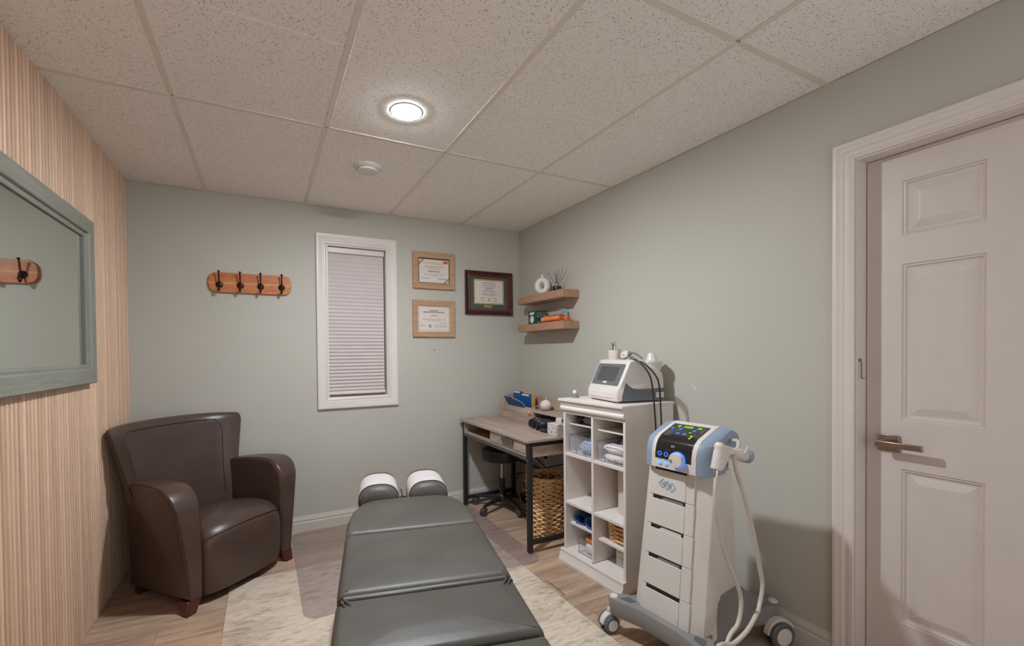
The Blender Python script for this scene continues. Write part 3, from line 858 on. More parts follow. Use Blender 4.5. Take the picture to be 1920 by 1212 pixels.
# green carton
gb = thing('green_carton', 'dark green printed carton at the left of the lower shelf', 'box', (-0.0825, -0.4075, 1.498))
bx('carton_body', M['green_box'], gb, -0.0525, 0.0525, -0.0525, 0.0525, 0, 0.104, 0.001)
mb = MB()
rng = random.Random(5)
for k, z in enumerate((0.088, 0.074, 0.064, 0.054)):
    for j in range(3):
        y_ = -0.040 + 0.028 * j
        if k < 2 or True: mb.box(y_ * -1 * 0 - 0.040 + 0.029 * j, -0.040 + 0.029 * j + rng.uniform(0.014, 0.024), -0.0531, -0.0525, z - 0.003, z + 0.003)
for k in range(4): mb.box(-0.036 + 0.022 * k, -0.036 + 0.022 * k + 0.012, -0.0531, -0.0525, 0.008, 0.022)
stuff(mb.build('printed_text', M['ink'], gb, smooth=False))
mb = MB(); mb.box(-0.0531, -0.0525, -0.032, 0.034, 0.078, 0.092); mb.box(-0.0531, -0.0525, -0.012, 0.012, 0.068, 0.074)
stuff(mb.build('printed_heading', M['white_card'], gb, smooth=False))
MB().lathe([(0.028, 0.0), (0.028, 0.0006), (0.001, 0.0006)], (-0.0525, 0.0, 0.036), 24, (-1, 0, 0)).build('pale_disc', M['ceramic'], gb, smooth=False)
# rolled exercise bands
def spiral(mb, cx, cz, y0, y1, r0, r1, turns, th, sx=1.0, sz=1.0, a0=0.0):
    n_ = int(turns * 20); rs = []
    for i in range(n_ + 1):
        a = a0 + 2 * math.pi * turns * i / n_; r = r0 + (r1 - r0) * i / n_
        ca, sa = math.cos(a), math.sin(a)
        p1 = (cx + r * ca * sx, cz + r * sa * sz); p2 = (cx + (r - th) * ca * sx, cz + (r - th) * sa * sz)
        rs.append([(p1[0], y0, p1[1]), (p1[0], y1, p1[1]), (p2[0], y1, p2[1]), (p2[0], y0, p2[1])])
    return mb.loft(rs)
ob = thing('rolled_band', 'orange exercise band rolled up at the front of the lower shelf', 'exercise band', (-0.102, -0.675, 1.498))
mb = spiral(MB(), 0, 0.0285, -0.085, 0.115, 0.006, 0.036, 3.2, 0.0035, 1.15, 0.78, 1.0)
spiral(mb, 0.050, 0.0215, -0.100, 0.060, 0.005, 0.026, 2.4, 0.0035, 1.1, 0.80, 2.4)
mb.build('orange_roll', M['orange_band'], ob)
spiral(MB(), 0, 0.027, 0.1155, 0.150, 0.006, 0.036, 2.2, 0.006, 1.1, 0.73).build('amber_end', M['amber_band'], ob)
sb = thing('rolled_band', 'sky blue exercise band lying behind the orange one on the lower shelf', 'exercise band', (-0.023, -0.590, 1.498))
spiral(MB(), 0, 0.0405, -0.125, 0.075, 0.010, 0.0245, 1.6, 0.004, 0.7, 1.6, 0.4).build('blue_roll', M['sky_band'], sb)
MB().tube([(-0.004, -0.127, 0.030), (-0.004, -0.129, 0.062), (-0.006, -0.128, 0.086), (-0.014, -0.10, 0.096), (-0.012, -0.04, 0.094)], 0.005, 6, smooth=4).build('band_edge', M['sky_band'], sb)

# ------------------------------------------------------------------ FLOOR COVERINGS
tag(MB().softslab(rounded_rect(-2.262, -0.712, -3.05, -0.598, 0.006, 2), 0.0, 0.007, 0.003, 0, 2, 1).build('area_rug', M['rug']), 'cream and grey distressed area rug under the treatment table', 'rug')
tag(MB().softslab(rounded_rect(-1.922, -0.560, -1.165, -0.030, 0.075, 6), 0.0072, 0.0092, 0.0008, 0, 2, 1).build('chair_mat', M['mat']), 'translucent vinyl chair mat over rug and floor', 'floor mat')
fr_ = thing('floor_register', 'tan floor register at the right edge of the rug', 'floor vent', (-0.735, -1.452, 0))
fg = MB(); fg.box(-0.052, 0.056, -0.078, 0.080, 0.0001, 0.0012); fg.build('dark_surround', M['dark_gap'], fr_)
bx('grille_plate', M['register'], fr_, -0.049, 0.050, -0.078, 0.074, 0.0012, 0.003, 0.0005, 1)

# ------------------------------------------------------------------ ARMCHAIR (local: x right, y back, z up)
ch = thing('armchair', 'dark brown leather tub armchair in the left corner', 'armchair', (-2.44, -0.81, 0.0), R(41.35))
CX = 0.322
def arm(sign):
    # side profile (y, z) with waterfall front
    pr = []
    pr += [(0.44, 0.055), (0.44, 0.60)]
    for t in range(5):
        u = t / 4; pr.append((0.43 - 0.30 * u, 0.598 + 0.032 * math.sin(u * math.pi / 2)))
    for t in range(1, 9):
        a = R(90 - 82 * t / 8); pr.append((0.105 - 0.135 * math.cos(a) + 0.0, 0.490 + 0.140 * math.sin(a)))
    pr += [(-0.034, 0.42), (-0.036, 0.25), (-0.030, 0.06)]
    n_ = len(pr); rr = 0.022
    cyy = sum(p[0] for p in pr) / n_; czz = sum(p[1] for p in pr) / n_
    def uin(z): return 0.247 + 0.004 * (z / 0.6)
    def uout(z, y=0.0): return 0.322 + 0.082 * max(0.0, z / 0.64) ** 1.6 * (1 - 0.80 * max(0.0, min(1.0, y / 0.44)) ** 1.3)
    rs = []
    def insetp(p, d):
        v = Vector((cyy - p[0], czz - p[1])); L = v.length
        return (p[0] + v.x / L * d, p[1] + v.y / L * d)
    for k in range(6):
        a = math.pi / 2 * k / 5; ins = rr * (1 - math.sin(a)); du = rr * (1 - math.cos(a))
        rs.append([(CX + sign * (uin(q[1]) + du), q[0], q[1]) for q in (insetp(p, ins) for p in pr)])
    for k in range(6):
        a = math.pi / 2 * k / 5; ins = rr * (1 - math.cos(a)); du = rr * (1 - math.sin(a))
        rs.append([(CX + sign * (uout(q[1], q[0]) - du), q[0], q[1]) for q in (insetp(p, ins) for p in pr)])
    a_ = MB().loft(rs).build('arm', M['brown_leather'], ch, angle=50)
    pipe = MB()
    pts = [insetp(p, 0.0045) for p in pr[1:]]
    pipe.tube([(CX + sign * (uout(q[1], q[0]) - 0.0085), q[0], q[1]) for q in pts], 0.0020, 6)
    pipe.tube([(CX + sign * (uin(q[1]) + 0.0085), q[0], q[1]) for q in pts], 0.0020, 6)
    pipe.build('piping', M['seam'], a_)
for s_ in (-1, 1): arm(s_)
# seat and front apron in one waterfall cushion
rs = []
NU = 21
spr = [(0.44, 0.10), (0.44, 0.335), (0.40, 0.352), (0.30, 0.372), (0.20, 0.388), (0.12, 0.396), (0.06, 0.394), (0.015, 0.384), (-0.018, 0.366), (-0.040, 0.342), (-0.052, 0.312), (-0.056, 0.27), (-0.058, 0.20), (-0.054, 0.12), (-0.044, 0.05), (-0.02, 0.042), (0.20, 0.042)]
for i in range(NU):
    u = -1 + 2 * i / (NU - 1)
    e = abs(u) ** 6
    crown = 1 - u * u
    ring = []
    for (y_, z_) in spr:
        yy, z2 = y_, z_
        if z_ > 0.30: z2 += 0.018 * crown - 0.020 * e
        if y_ < 0.02: yy += 0.026 * e - 0.020 * crown
        ring.append((CX + u * 0.2435, yy, z2))
    rs.append(ring)
seat = MB().loft(rs).build('seat', M['brown_leather'], ch, angle=60)
pts = []
for i in range(NU):
    u = -1 + 2 * i / (NU - 1); e = abs(u) ** 6; crown = 1 - u * u
    pts.append((CX + u * 0.2415, -0.044 + 0.026 * e - 0.020 * crown, 0.345 + 0.018 * crown - 0.020 * e))
MB().tube(pts, 0.0024, 6).build('piping', M['seam'], seat)
# back: shell wrapping round, wings at the sides
def backpt(u, z, depth):
    # u -1..1 across, depth 0 front .. 1 rear
    t = min(1.0, max(0.0, (z - 0.05) / 0.82))
    half = 0.300 + 0.078 * max(0.0, (z - 0.45) / 0.45) ** 1.2 if z > 0.45 else 0.300
    cxs = CX - 0.048 * t
    wrap = abs(u) ** 3.2
    yf = 0.400 + 0.115 * t - 0.125 * wrap * (0.35 + 0.65 * t)
    yr = 0.500 + 0.105 * t - 0.165 * abs(u) ** 4 * (0.3 + 0.7 * t)
    return Vector((cxs + u * half, yf + (yr - yf) * depth, z))
NB_, NZ = 25, 14
us = [-1 + 2 * i / (NB_ - 1) for i in range(NB_)]
def topz(u): return 0.905 - 0.010 * u * u
rings = []
zs_ = [0.06 + (0.84 - 0.06) * k / (NZ - 1) for k in range(NZ)]
def loop_at(z, ins, zoff=0.0):
    front = []; back_ = []
    for u in us:
        uu = u * (1 - ins * 0.5)
        zz2 = z if zoff is None else z
        front.append((uu, ins)); back_.append((uu, 1 - ins))
    return front, back_
mb = MB()
for z in zs_:
    ring = [backpt(u, z, 0.0) for u in us] + [backpt(1.0, z, 0.33) + Vector((0.006, 0, 0)), backpt(1.0, z, 0.66) + Vector((0.006, 0, 0))] + [backpt(u, z, 1.0) for u in reversed(us)] + [backpt(-1.0, z, 0.66) - Vector((0.006, 0, 0)), backpt(-1.0, z, 0.33) - Vector((0.006, 0, 0))]
    rings.append(ring)
for k in range(1, 7):
    a = math.pi / 2 * k / 6; ins = 0.42 * (1 - math.cos(a))
    ring = []
    def pz(u): return 0.84 + (topz(u) - 0.84) * math.sin(a)
    sc_ = 1 - 0.035 * (1 - math.cos(a))
    for u in us: ring.append(backpt(u * sc_, pz(u), ins))
    ring += [backpt(sc_, pz(1), 0.33 + ins * 0.3), backpt(sc_, pz(1), 0.66 - ins * 0.3)]
    for u in reversed(us): ring.append(backpt(u * sc_, pz(u), 1 - ins))
    ring += [backpt(-sc_, pz(-1), 0.66 - ins * 0.3), backpt(-sc_, pz(-1), 0.33 + ins * 0.3)]
    rings.append(ring)
mb.loft(rings)
back = mb.build('backrest', M['brown_leather'], ch, angle=60)
sp = []
for k in range(9):
    z = 0.40 + 0.41 * k / 8; sp.append(backpt(-0.80 + 0.03 * (k / 8), z, 0.0) + Vector((0, -0.0015, 0)))
for k in range(1, 16):
    u = -0.77 + 1.54 * k / 16; sp.append(backpt(u, 0.868 - 0.010 * u * u - 0.10 * max(0, abs(u) - 0.68), 0.0) + Vector((0, -0.001, 0)))
for k in range(9):
    z = 0.81 - 0.41 * k / 8; sp.append(backpt(0.77 + 0.03 * (k / 8), z, 0.0) + Vector((0, -0.0015, 0)))
MB().tube(sp, 0.0022, 6).build('piping', M['seam'], back)
for (x_, y_, dx, dy) in ((0.02, 0.0, -0.018, -0.026), (0.600, 0.0, 0.018, -0.026), (0.06, 0.40, -0.01, 0.02), (0.57, 0.40, 0.01, 0.02)):
    MB().loft([[(x_ - 0.028 + dx, y_ - 0.022 + dy, 0.0), (x_ + 0.020 + dx, y_ - 0.022 + dy, 0.0), (x_ + 0.020 + dx, y_ + 0.020 + dy, 0.0), (x_ - 0.028 + dx, y_ + 0.020 + dy, 0.0)],
               [(x_ - 0.030, y_ - 0.026, 0.062), (x_ + 0.050, y_ - 0.026, 0.062), (x_ + 0.050, y_ + 0.040, 0.062), (x_ - 0.030, y_ + 0.040, 0.062)]]).build('leg', M['legwood'], ch, bevel=0.002)

# ------------------------------------------------------------------ TREATMENT TABLE (local y runs from foot to head)
tt = thing('treatment_table', 'long black vinyl chiropractic table with two paper covered headrest pads', 'treatment table', (-1.573, -1.904, 0.0), R(-12.5))
HW, TZ = 0.293, 0.502
def cushion(name, y0, y1, z1, outline=None, dome=0.006):
    o = outline or rounded_rect(-HW, HW, y0, y1, 0.016, 4)
    return o
def dense(outline, step=0.03):
    out = []
    for i in range(len(outline)):
        a = Vector(outline[i]); b = Vector(outline[(i + 1) % len(outline)])
        k = max(1, int((b - a).length / step))
        for j in range(k): out.append(tuple(a + (b - a) * j / k))
    return out
def table_cushion(y0, y1, z1, dome, outline=None):
    o = dense(outline or rounded_rect(-HW, HW, y0, y1, 0.014, 3))
    c_ = MB().softslab(o, z1 - 0.085, z1, 0.027, dome, 5, 12, 0.012, True).build('cushion', M['black_vinyl'], tt, angle=70)
    pipe = MB()
    c0 = Vector((sum(p[0] for p in o) / len(o), sum(p[1] for p in o) / len(o)))
    pipe.tube([(p[0], p[1], z1 - 0.026) for p in o[::2]], 0.0016, 6, loop=True)
    pipe.tube([(p[0], p[1], z1 - 0.070) for p in o[::2]], 0.003, 6, loop=True)
    pipe.build('piping', M['black_vinyl'], c_)
    return c_
head_out = [(-HW, 0.395), (HW, 0.395), (HW, 0.56), (0.275, 0.68), (0.240, 0.765), (0.195, 0.806), (0.14, 0.822), (0.0, 0.826), (-0.14, 0.822), (-0.195, 0.806), (-0.240, 0.765), (-0.275, 0.68), (-HW, 0.56)]
table_cushion(0, 0, TZ + 0.004, 0.012, head_out)
table_cushion(-0.092, 0.391, TZ + 0.002, 0.012)
# flap seam at the end of the second cushion
fl = MB()
for xa, xb, yb in ((-HW + 0.020, 0.010, -0.103), (0.000, HW - 0.020, -0.100)):
    fl.loft([[(x_, -0.085, TZ - 0.040), (x_, yb, TZ - 0.040), (x_, yb - 0.002, TZ - 0.024), (x_, yb + 0.004, TZ - 0.012), (x_, -0.085, TZ - 0.008)] for x_ in (xa, xb)])
fl.build('end_flap', M['black_vinyl'], tt, bevel=0.003, seg=2)
table_cushion(-0.400, -0.100, TZ - 0.008, 0.010)
table_cushion(-0.900, -0.404, TZ - 0.014, 0.010)
# corner tucks
tk = MB()
for y_ in (-0.092, -0.108, 0.391, 0.395):
    for s_ in (-1, 1):
        for k in range(2):
            tk.tube([(s_ * (HW - 0.004 - 0.010 * k), y_ + (0.004 if y_ in (-0.092, 0.395) else -0.004), TZ - 0.018), (s_ * (HW - 0.018 - 0.014 * k), y_ + (0.020 if y_ in (-0.092, 0.395) else -0.020), TZ - 0.001), (s_ * (HW - 0.030 - 0.018 * k), y_ + (0.042 if y_ in (-0.092, 0.395) else -0.042), TZ - 0.002)], [0.003, 0.0036, 0.0015], 6)
stuff(tk.build('corner_tuck', M['black_vinyl'], tt))
# headrest pads
for px_, pw_ in ((-0.147, 0.107), (0.121, 0.107)):
    rs = []
    y0_, y1_ = 0.828, 1.120
    NR = 16
    def padring(yv, s, zs):
        ring = []
        for i in range(NR + 1):
            a = math.pi * i / NR
            ring.append((px_ + pw_ * s * math.copysign(abs(math.cos(a)) ** 0.78, math.cos(a)), yv, 0.475 + 0.092 * zs * (math.sin(a) ** 0.78)))
        ring += [(px_ - pw_ * s * 0.96, yv, 0.442), (px_ - pw_ * s * 0.5, yv, 0.438), (px_ + pw_ * s * 0.5, yv, 0.438), (px_ + pw_ * s * 0.96, yv, 0.442)]
        return ring
    for yv, s, zs in ((y0_, 0.72, 0.50), (y0_ + 0.004, 0.82, 0.68), (y0_ + 0.014, 0.91, 0.84), (y0_ + 0.030, 0.97, 0.95), (y0_ + 0.05, 1.0, 1.0), (0.93, 1.0, 1.01), (1.076, 1.0, 1.015), (y1_ - 0.034, 1.01, 1.06), (y1_ - 0.020, 1.0, 1.05), (y1_ - 0.008, 0.96, 0.97), (y1_, 0.85, 0.8)):
        rs.append(padring(yv, s, zs))
    pad = MB().loft(rs).build('headrest_pad', M['black_vinyl'], tt, angle=60)
    def arc(yv, off, lo=0, hi=NR):
        r_ = []
        for i in range(lo, hi + 1):
            a = math.pi * i / NR
            r_.append((px_ + (pw_ + off) * math.copysign(abs(math.cos(a)) ** 0.78, math.cos(a)), yv, 0.475 + (0.092 * 1.01 + off) * (math.sin(a) ** 0.78)))
        return r_
    rs = []
    for yv in (0.868, 0.92, 0.97, 1.02, 1.074):
        a_ = arc(yv, 0.0022)
        ring = [(a_[0][0], yv, 0.440)] + a_ + [(a_[-1][0], yv, 0.440)]
        b_ = arc(yv, 0.0008)
        ring += [(b_[-1][0], yv, 0.440)] + b_[::-1] + [(b_[0][0], yv, 0.440)]
        rs.append(ring)
    MB().loft(rs).build('paper_cover', M['paper_towel'], pad, angle=40)
    stt = MB()
    for k in range(3, 30):
        a = math.pi * k / 32
        s1, z1_ = 0.925, 0.865
        x_ = px_ + pw_ * s1 * math.copysign(abs(math.cos(a)) ** 0.78, math.cos(a)); z_ = 0.475 + 0.092 * z1_ * (math.sin(a) ** 0.78)
        stt.ball((x_, y0_ + 0.013, z_ + 0.001), 0.0022 if k % 2 else 0.0014, 6, 4)
    stuff(stt.build('stitching', M['stitch'], pad))
MB().tube([(-0.03, 0.86, 0.535), (-0.022, 0.85, 0.50), (-0.015, 0.84, 0.47)], 0.003, 6).build('pad_rail', M['black_metal'], tt)
bx('headrest_carrier', M['black_metal'], tt, -0.20, 0.18, 0.60, 1.05, 0.405, 0.436, 0.004)
# base: deck, side rails, column, feet
dk = MB(); dk.box(-0.27, 0.27, -0.88, 0.78, 0.398, 0.428)
dk.build('deck', M['black_metal'], tt, bevel=0.004)
for s_ in (-1, 1): bx('side_rail', M['black_metal'], tt, s_ * 0.235 - 0.02, s_ * 0.235 + 0.02, -0.86, 0.70, 0.340, 0.398, 0.004)
bx('pedestal', M['black_plastic'], tt, -0.19, 0.19, -0.75, 0.45, 0.050, 0.398, 0.01)
bx('foot_plate', M['black_metal'], tt, -0.24, 0.24, -0.82, 0.55, 0.0075, 0.050, 0.006)

# ------------------------------------------------------------------ DESK (local x along the front from far left to near right, y to the back)
dz = 0.722
de = thing('desk', 'grey oak writing desk with black metal frame along the right wall', 'desk', (-0.605, -0.045, 0.0), R(-90))
DW = 1.030
bx('desktop', M['greyoak'], de, -0.012, DW + 0.006, -0.010, 0.505, dz - 0.017, dz, 0.0015)
L0, L1, YB = 0.010, 0.992, 0.470          # leg positions
for (lx, ly) in ((L0, 0.006), (L1, 0.006), (L0, YB), (L1, YB)):
    bx('leg', M['black_metal'], de, lx, lx + 0.030, ly, ly + 0.030, 0.0094 if ly < 0.1 else 0.0, dz - 0.0175, 0.002)
for lx in (L0, L1):
    bx('side_rail', M['black_metal'], de, lx + 0.002, lx + 0.028, 0.036, YB, 0.055, 0.083, 0.002)
    bx('top_rail', M['black_metal'], de, lx + 0.002, lx + 0.028, 0.036, YB, dz - 0.044, dz - 0.0175, 0.002)
bx('front_rail', M['grey_metal'], de, L0 + 0.030, L1, 0.004, 0.030, 0.588, 0.612, 0.002)
# compartment with open bay on the left and a drawer on the right
B0, B1 = L0 + 0.031, L1 - 0.001
bx('compartment_floor', M['greyoak'], de, B0, B1, 0.006, 0.46, 0.6125, 0.626, 0.001)
bx('compartment_side', M['greyoak'], de, B0, B0 + 0.013, 0.006, 0.46, 0.6265, dz - 0.018, 0.001)
bx('compartment_side', M['greyoak'], de, 0.995, 1.018, 0.038, 0.46, 0.608, dz - 0.045, 0.001)
bx('compartment_divider', M['greyoak'], de, 0.500, 0.513, 0.006, 0.46, 0.6265, dz - 0.018, 0.001)
bx('compartment_back', M['greyoak'], de, B0, B1, 0.446, 0.46, 0.6265, dz - 0.018, 0.001)
dr = bx('drawer', M['greyoak'], de, 0.517, B1 - 0.004, 0.003, 0.40, 0.629, dz - 0.022, 0.0015)
hb = MB(); hb.box(0.700, 0.850, -0.016, -0.008, 0.668, 0.690).box(0.702, 0.848, -0.014, 0.003, 0.686, 0.690).box(0.702, 0.710, -0.012, 0.003, 0.672, 0.688).box(0.840, 0.848, -0.012, 0.003, 0.672, 0.688)
hb.build('drawer_handle', M['grey_metal'], dr, bevel=0.002)
# cross brace between the rear legs
cbm = MB(); cbm.bar((L0 + 0.03, YB + 0.02, 0.54), (L1, YB + 0.02, 0.20), 0.006, 0.010); cbm.build('brace_rod', M['black_metal'], de)
cbm = MB(); cbm.bar((L1, YB + 0.012, 0.54), (L0 + 0.03, YB + 0.012, 0.20), 0.006, 0.010); cbm.build('brace_rod', M['black_metal'], de)
bx('rear_rail', M['black_metal'], de, L0 + 0.03, L1, YB + 0.002, YB + 0.022, 0.340, 0.352, 0.001)
for lx in (L1,):
    MB().lathe([(0.006, 0), (0.006, 0.002), (0.002, 0.004)], (lx + 0.015, 0.006, 0.588), 10, (0, -1, 0)).build('bolt', M['chrome'], de)
# desk hutch, fixed to the desk top
HX0, HX1, HY0, HY1 = 0.070, 1.010, 0.330, 0.500
sidepoly = [(HY0, dz), (HY1, dz), (HY1, 0.922), (HY0 + 0.075, 0.915), (HY0 + 0.055, 0.895), (HY0, 0.785)]
for xa in (HX0, HX1 - 0.015):
    MB().prism(sidepoly, xa, xa + 0.015, lambda a, b, t: (t, a, b)).build('hutch_side', M['greyoak_v'], de, smooth=False)
bx('hutch_back', M['greyoak'], de, HX0 + 0.0155, HX1 - 0.0155, HY1 - 0.014, HY1, dz + 0.001, 0.922, 0.001)
bx('hutch_front', M['greyoak'], de, HX0 + 0.0155, 0.560, HY0 + 0.004, HY0 + 0.018, dz + 0.001, 0.785, 0.001)
sl = MB(); sl.loft([[(x_, HY0 + 0.034, 0.787), (x_, HY0 + 0.046, 0.787), (x_, HY0 + 0.060, 0.840), (x_, HY0 + 0.046, 0.840)] for x_ in (HX0 + 0.016, 0.560)])
sl.build('slot_front', M['greyoak'], de, smooth=False)
bx('slot_floor', M['greyoak'], de, HX0 + 0.0155, 0.560, HY0 + 0.019, HY1 - 0.015, 0.770, 0.785)
bx('hutch_divider', M['greyoak_v'], de, 0.5605, 0.575, HY0 + 0.010, HY1 - 0.015, dz + 0.001, 0.834)
bx('hutch_shelf', M['greyoak'], de, 0.5755, HX1 - 0.016, HY0 + 0.004, HY1 - 0.015, 0.820, 0.835, 0.001)
# wooden knob
MB().ball((0.530, HY0 - 0.004, 0.815), (0.020, 0.012, 0.018), 14, 8).build('round_wooden_knob', M['manila'], de)

# folders in the slot
def folder(name, label, x0, x1, yb, yt, z0, z1, mat, cut=False, grp=None):
    # card leaning from (yb, z0) to (yt, z1)
    poly = [(x0, z0), (x1, z0), (x1, z1 - 0.030 if cut else z1), (x1 - 0.085, z1 - 0.004), (x0 + 0.13, z1 - 0.004), (x0 + 0.105, z1 + 0.006), (x0, z1 + 0.006)] if cut else [(x0, z0), (x1, z0), (x1, z1), (x0 + 0.16, z1), (x0 + 0.15, z1 + 0.010), (x0, z1 + 0.010)]
    def mp(a, b, t): return (a, yb + (yt - yb) * (b - z0) / (z1 - z0) + t, b)
    o = MB().prism(poly, 0.0, 0.0022, mp)
    t = thing(name, label, 'folder', (0, 0, 0), 0, grp)
    return t, o
dmat = Matrix.Translation(de.location) @ Matrix.Rotation(R(-90), 4, 'Z')
def place(t, lx, ly, lz, rz=-90):
    p = dmat @ Vector((lx, ly, lz)); t.location = p; t.rotation_euler = (0, 0, R(rz))
specs = [('file_folder', 'open blue file folder flap leaning forward in the desk organiser', 0.0, 0.265, 0.000, -0.072, 0.0, 0.118, 'folder_blue', True),
         ('file_folder', 'upright blue file folder with two white tabs behind the leaning one', 0.010, 0.285, 0.010, 0.012, 0.0, 0.158, 'folder_blue', False),
         ('file_folder', 'pale file folder between the blue and the tan folders', 0.012, 0.290, 0.018, 0.021, 0.0, 0.160, 'white_card', False),
         ('file_folder', 'tan card folder at the back of the desk organiser', 0.015, 0.305, 0.030, 0.034, 0.0, 0.163, 'manila', False)]
for i, (nm, lb, x0, x1, yb, yt, z0, z1, mt_, cut) in enumerate(specs):
    t, o = folder(nm, lb, x0, x1, yb, yt, z0, z1, M[mt_], cut, 'file folders in the desk organiser')
    place(t, 0.145, HY0 + 0.072, 0.7855)
    o.build('card', M[mt_], t, smooth=False)
    if i == 1:
        bx('tab_label', M['white_card'], t, 0.018, 0.115, 0.0105, 0.0118, 0.150, 0.163)
        bx('tab_label', M['white_card'], t, 0.150, 0.250, 0.0105, 0.0118, 0.136, 0.150)
    if i == 0:
        MB().tube([(0.265, -0.002, 0.004), (0.265, -0.053, 0.086), (0.180, -0.0695, 0.1135), (0.130, -0.0695, 0.1135)], 0.0016, 6).build('white_edge', M['white_card'], t)
    if i == 3:
        bx('side_fold', M['manila'], t, 0.300, 0.304, 0.004, 0.032, 0.0, 0.160)

# ribbed white ball diffuser on the hutch shelf
bd_ = thing('ball_diffuser', 'white round ribbed aroma diffuser on the desk shelf', 'diffuser')
place(bd_, 0.565 + 0.060, HY0 + 0.085, 0.8355)
rs = []
for i in range(13):
    a = math.pi * (i + 0.35) / 12.7; ring = []
    for j in range(48):
        b = 2 * math.pi * j / 48; q = 0.0435 * math.sin(a) * (1 + (0.012 if j % 2 else -0.012))
        ring.append((q * math.cos(b), q * math.sin(b), 0.0395 - 0.0395 * math.cos(a)))
    rs.append(ring)
MB().loft(rs).build('body', M['candle'], bd_, angle=80)
MB().cyl((0.004, 0, 0.074), (0.004, 0, 0.102), 0.0016, n=6).build('mist_wick', M['white_card'], bd_)
wd = tag(MB().tube([dmat @ Vector(p) for p in ((0.555, HY0 - 0.006, 0.842), (0.562, HY0 + 0.03, 0.856), (0.578, HY0 + 0.06, 0.870), (0.585, HY0 + 0.10, 0.852), (0.588, HY1 - 0.02, 0.838))], 0.0025, 6, smooth=4).build('thin_cord', M['cord']), 'thin beige cord beside the white round diffuser', 'cord')

# black eye massagers / headset on the desk
hs = thing('massage_headset', 'black padded massage headset lying on the desk beside the tissue box', 'headset')
place(hs, 0.722, 0.312, dz + 0.0005)
for k, (ox, oy, rz_) in enumerate(((-0.060, 0.055, 0.30), (0.025, 0.025, 0.12), (0.115, -0.005, -0.05))):
    rs = []
    cs_, sn_ = math.cos(rz_), math.sin(rz_)
    for i in range(19):
        a = math.pi * (-0.12 + 1.24 * i / 18)
        cx_, cy_ = 0.078 * math.cos(a), -0.050 + 0.0 + 0.060 * math.sin(a) * 1.0
        ring = []
        w_ = 0.017 * (0.5 + 0.5 * math.sin(math.pi * min(max((i + 1) / 20, 0), 1)))
        for j in range(10):
            b = 2 * math.pi * j / 10
            q = w_ * math.cos(b)
            x_ = cx_ + q * math.cos(a); y_ = cy_ + q * math.sin(a); z_ = 0.027 + 0.0265 * math.sin(b) + 0.022 * math.sin(max(0, min(math.pi, a)))
            ring.append((ox + x_ * cs_ - y_ * sn_, oy + x_ * sn_ + y_ * cs_, max(0.0, z_)))
        rs.append(ring)
    MB().loft(rs).build('padded_band', M['black_plastic'], hs, angle=70)
    o2 = MB().softslab([(ox + (x_ * cs_ - y_ * sn_), oy + (x_ * sn_ + y_ * cs_)) for x_, y_ in ((0.070 * math.cos(2 * math.pi * q / 20), -0.042 + 0.034 * math.sin(2 * math.pi * q / 20)) for q in range(20))], 0.0, 0.020, 0.007, 0.001, 3, 2)
    o2.build('ear_cup', M['black_plastic'], hs, angle=60)

tb = thing('tissue_box', 'small white tissue box with grey leaf pattern at the near end of the desk', 'tissue box')
place(tb, 0.968, 0.280, dz + 0.0005)
bx('carton', M['tissue_box'], tb, -0.055, 0.055, -0.055, 0.055, 0.0, 0.078, 0.002)
ts = MB(); ts.loft([[(0.030 * math.cos(a), 0.012 * math.sin(a) + dy, z) for a in (2 * math.pi * q / 10 for q in range(10))] for z, dy in ((0.0782, 0), (0.095, -0.004), (0.112, 0.004))])
ts.build('tissue', M['paper_towel'], tb)

# ------------------------------------------------------------------ UNDER THE DESK
ou = thing('wall_outlet', 'white duplex power outlet with a black plug under the desk', 'outlet', (0.0, -0.415, 0.388), R(-90))
bx('plate', M['white_plastic'], ou, -0.038, 0.038, -0.006, 0.0, -0.058, 0.058, 0.003)
for z_ in (-0.022, 0.022): MB().softslab(rounded_rect(-0.016, 0.016, z_ - 0.013, z_ + 0.013, 0.006, 3), 0.0, 0.002, 0.0006, 0, 2, 1).build('socket', M['white_plastic'], ou).matrix_local = Matrix.Translation((0, -0.006, 0)) @ Matrix.Rotation(R(90), 4, 'X')
bx('black_plug', M['black_plastic'], ou, -0.012, 0.012, -0.030, -0.0085, 0.012, 0.034, 0.004)
ad_ = thing('cable_box', 'pale flat wall plate under the desk left of the power outlet', 'wall plate', (0.0, -0.255, 0.388), R(-90))
bx('plate', M['white_plastic'], ad_, -0.048, 0.048, -0.006, 0.0, -0.058, 0.058, 0.003)
for z_ in (-0.03, 0.03): MB().lathe([(0.004, 0), (0.004, 0.0015), (0.001, 0.002)], (0, -0.006, z_), 8, (0, -1, 0)).build('screw', M['base_grey'], ad_)
ps = thing('power_strip', 'black power unit on the floor under the desk by the wall', 'power strip', (-0.068, -0.335, 0.0), R(-90))
MB().softslab(rounded_rect(-0.17, 0.17, -0.055, 0.050, 0.012, 3), 0.0, 0.058, 0.006, 0, 3, 1).build('body', M['black_plastic'], ps, angle=50)
for k in range(4): bx('socket', M['caster'], ps, -0.135 + 0.075 * k, -0.090 + 0.075 * k, -0.020, 0.022, 0.058, 0.060, 0.001)
pbk = thing('power_adapter', 'small pale power adapter against the wall behind the stool', 'adapter', (-0.030, -0.150, 0.115))
bx('body', M['white_plastic'], pbk, -0.030, 0.014, -0.045, 0.045, -0.055, 0.055, 0.006)
bx('label_plate', M['base_grey'], pbk, -0.0306, -0.030, -0.03, 0.03, -0.03, 0.03)
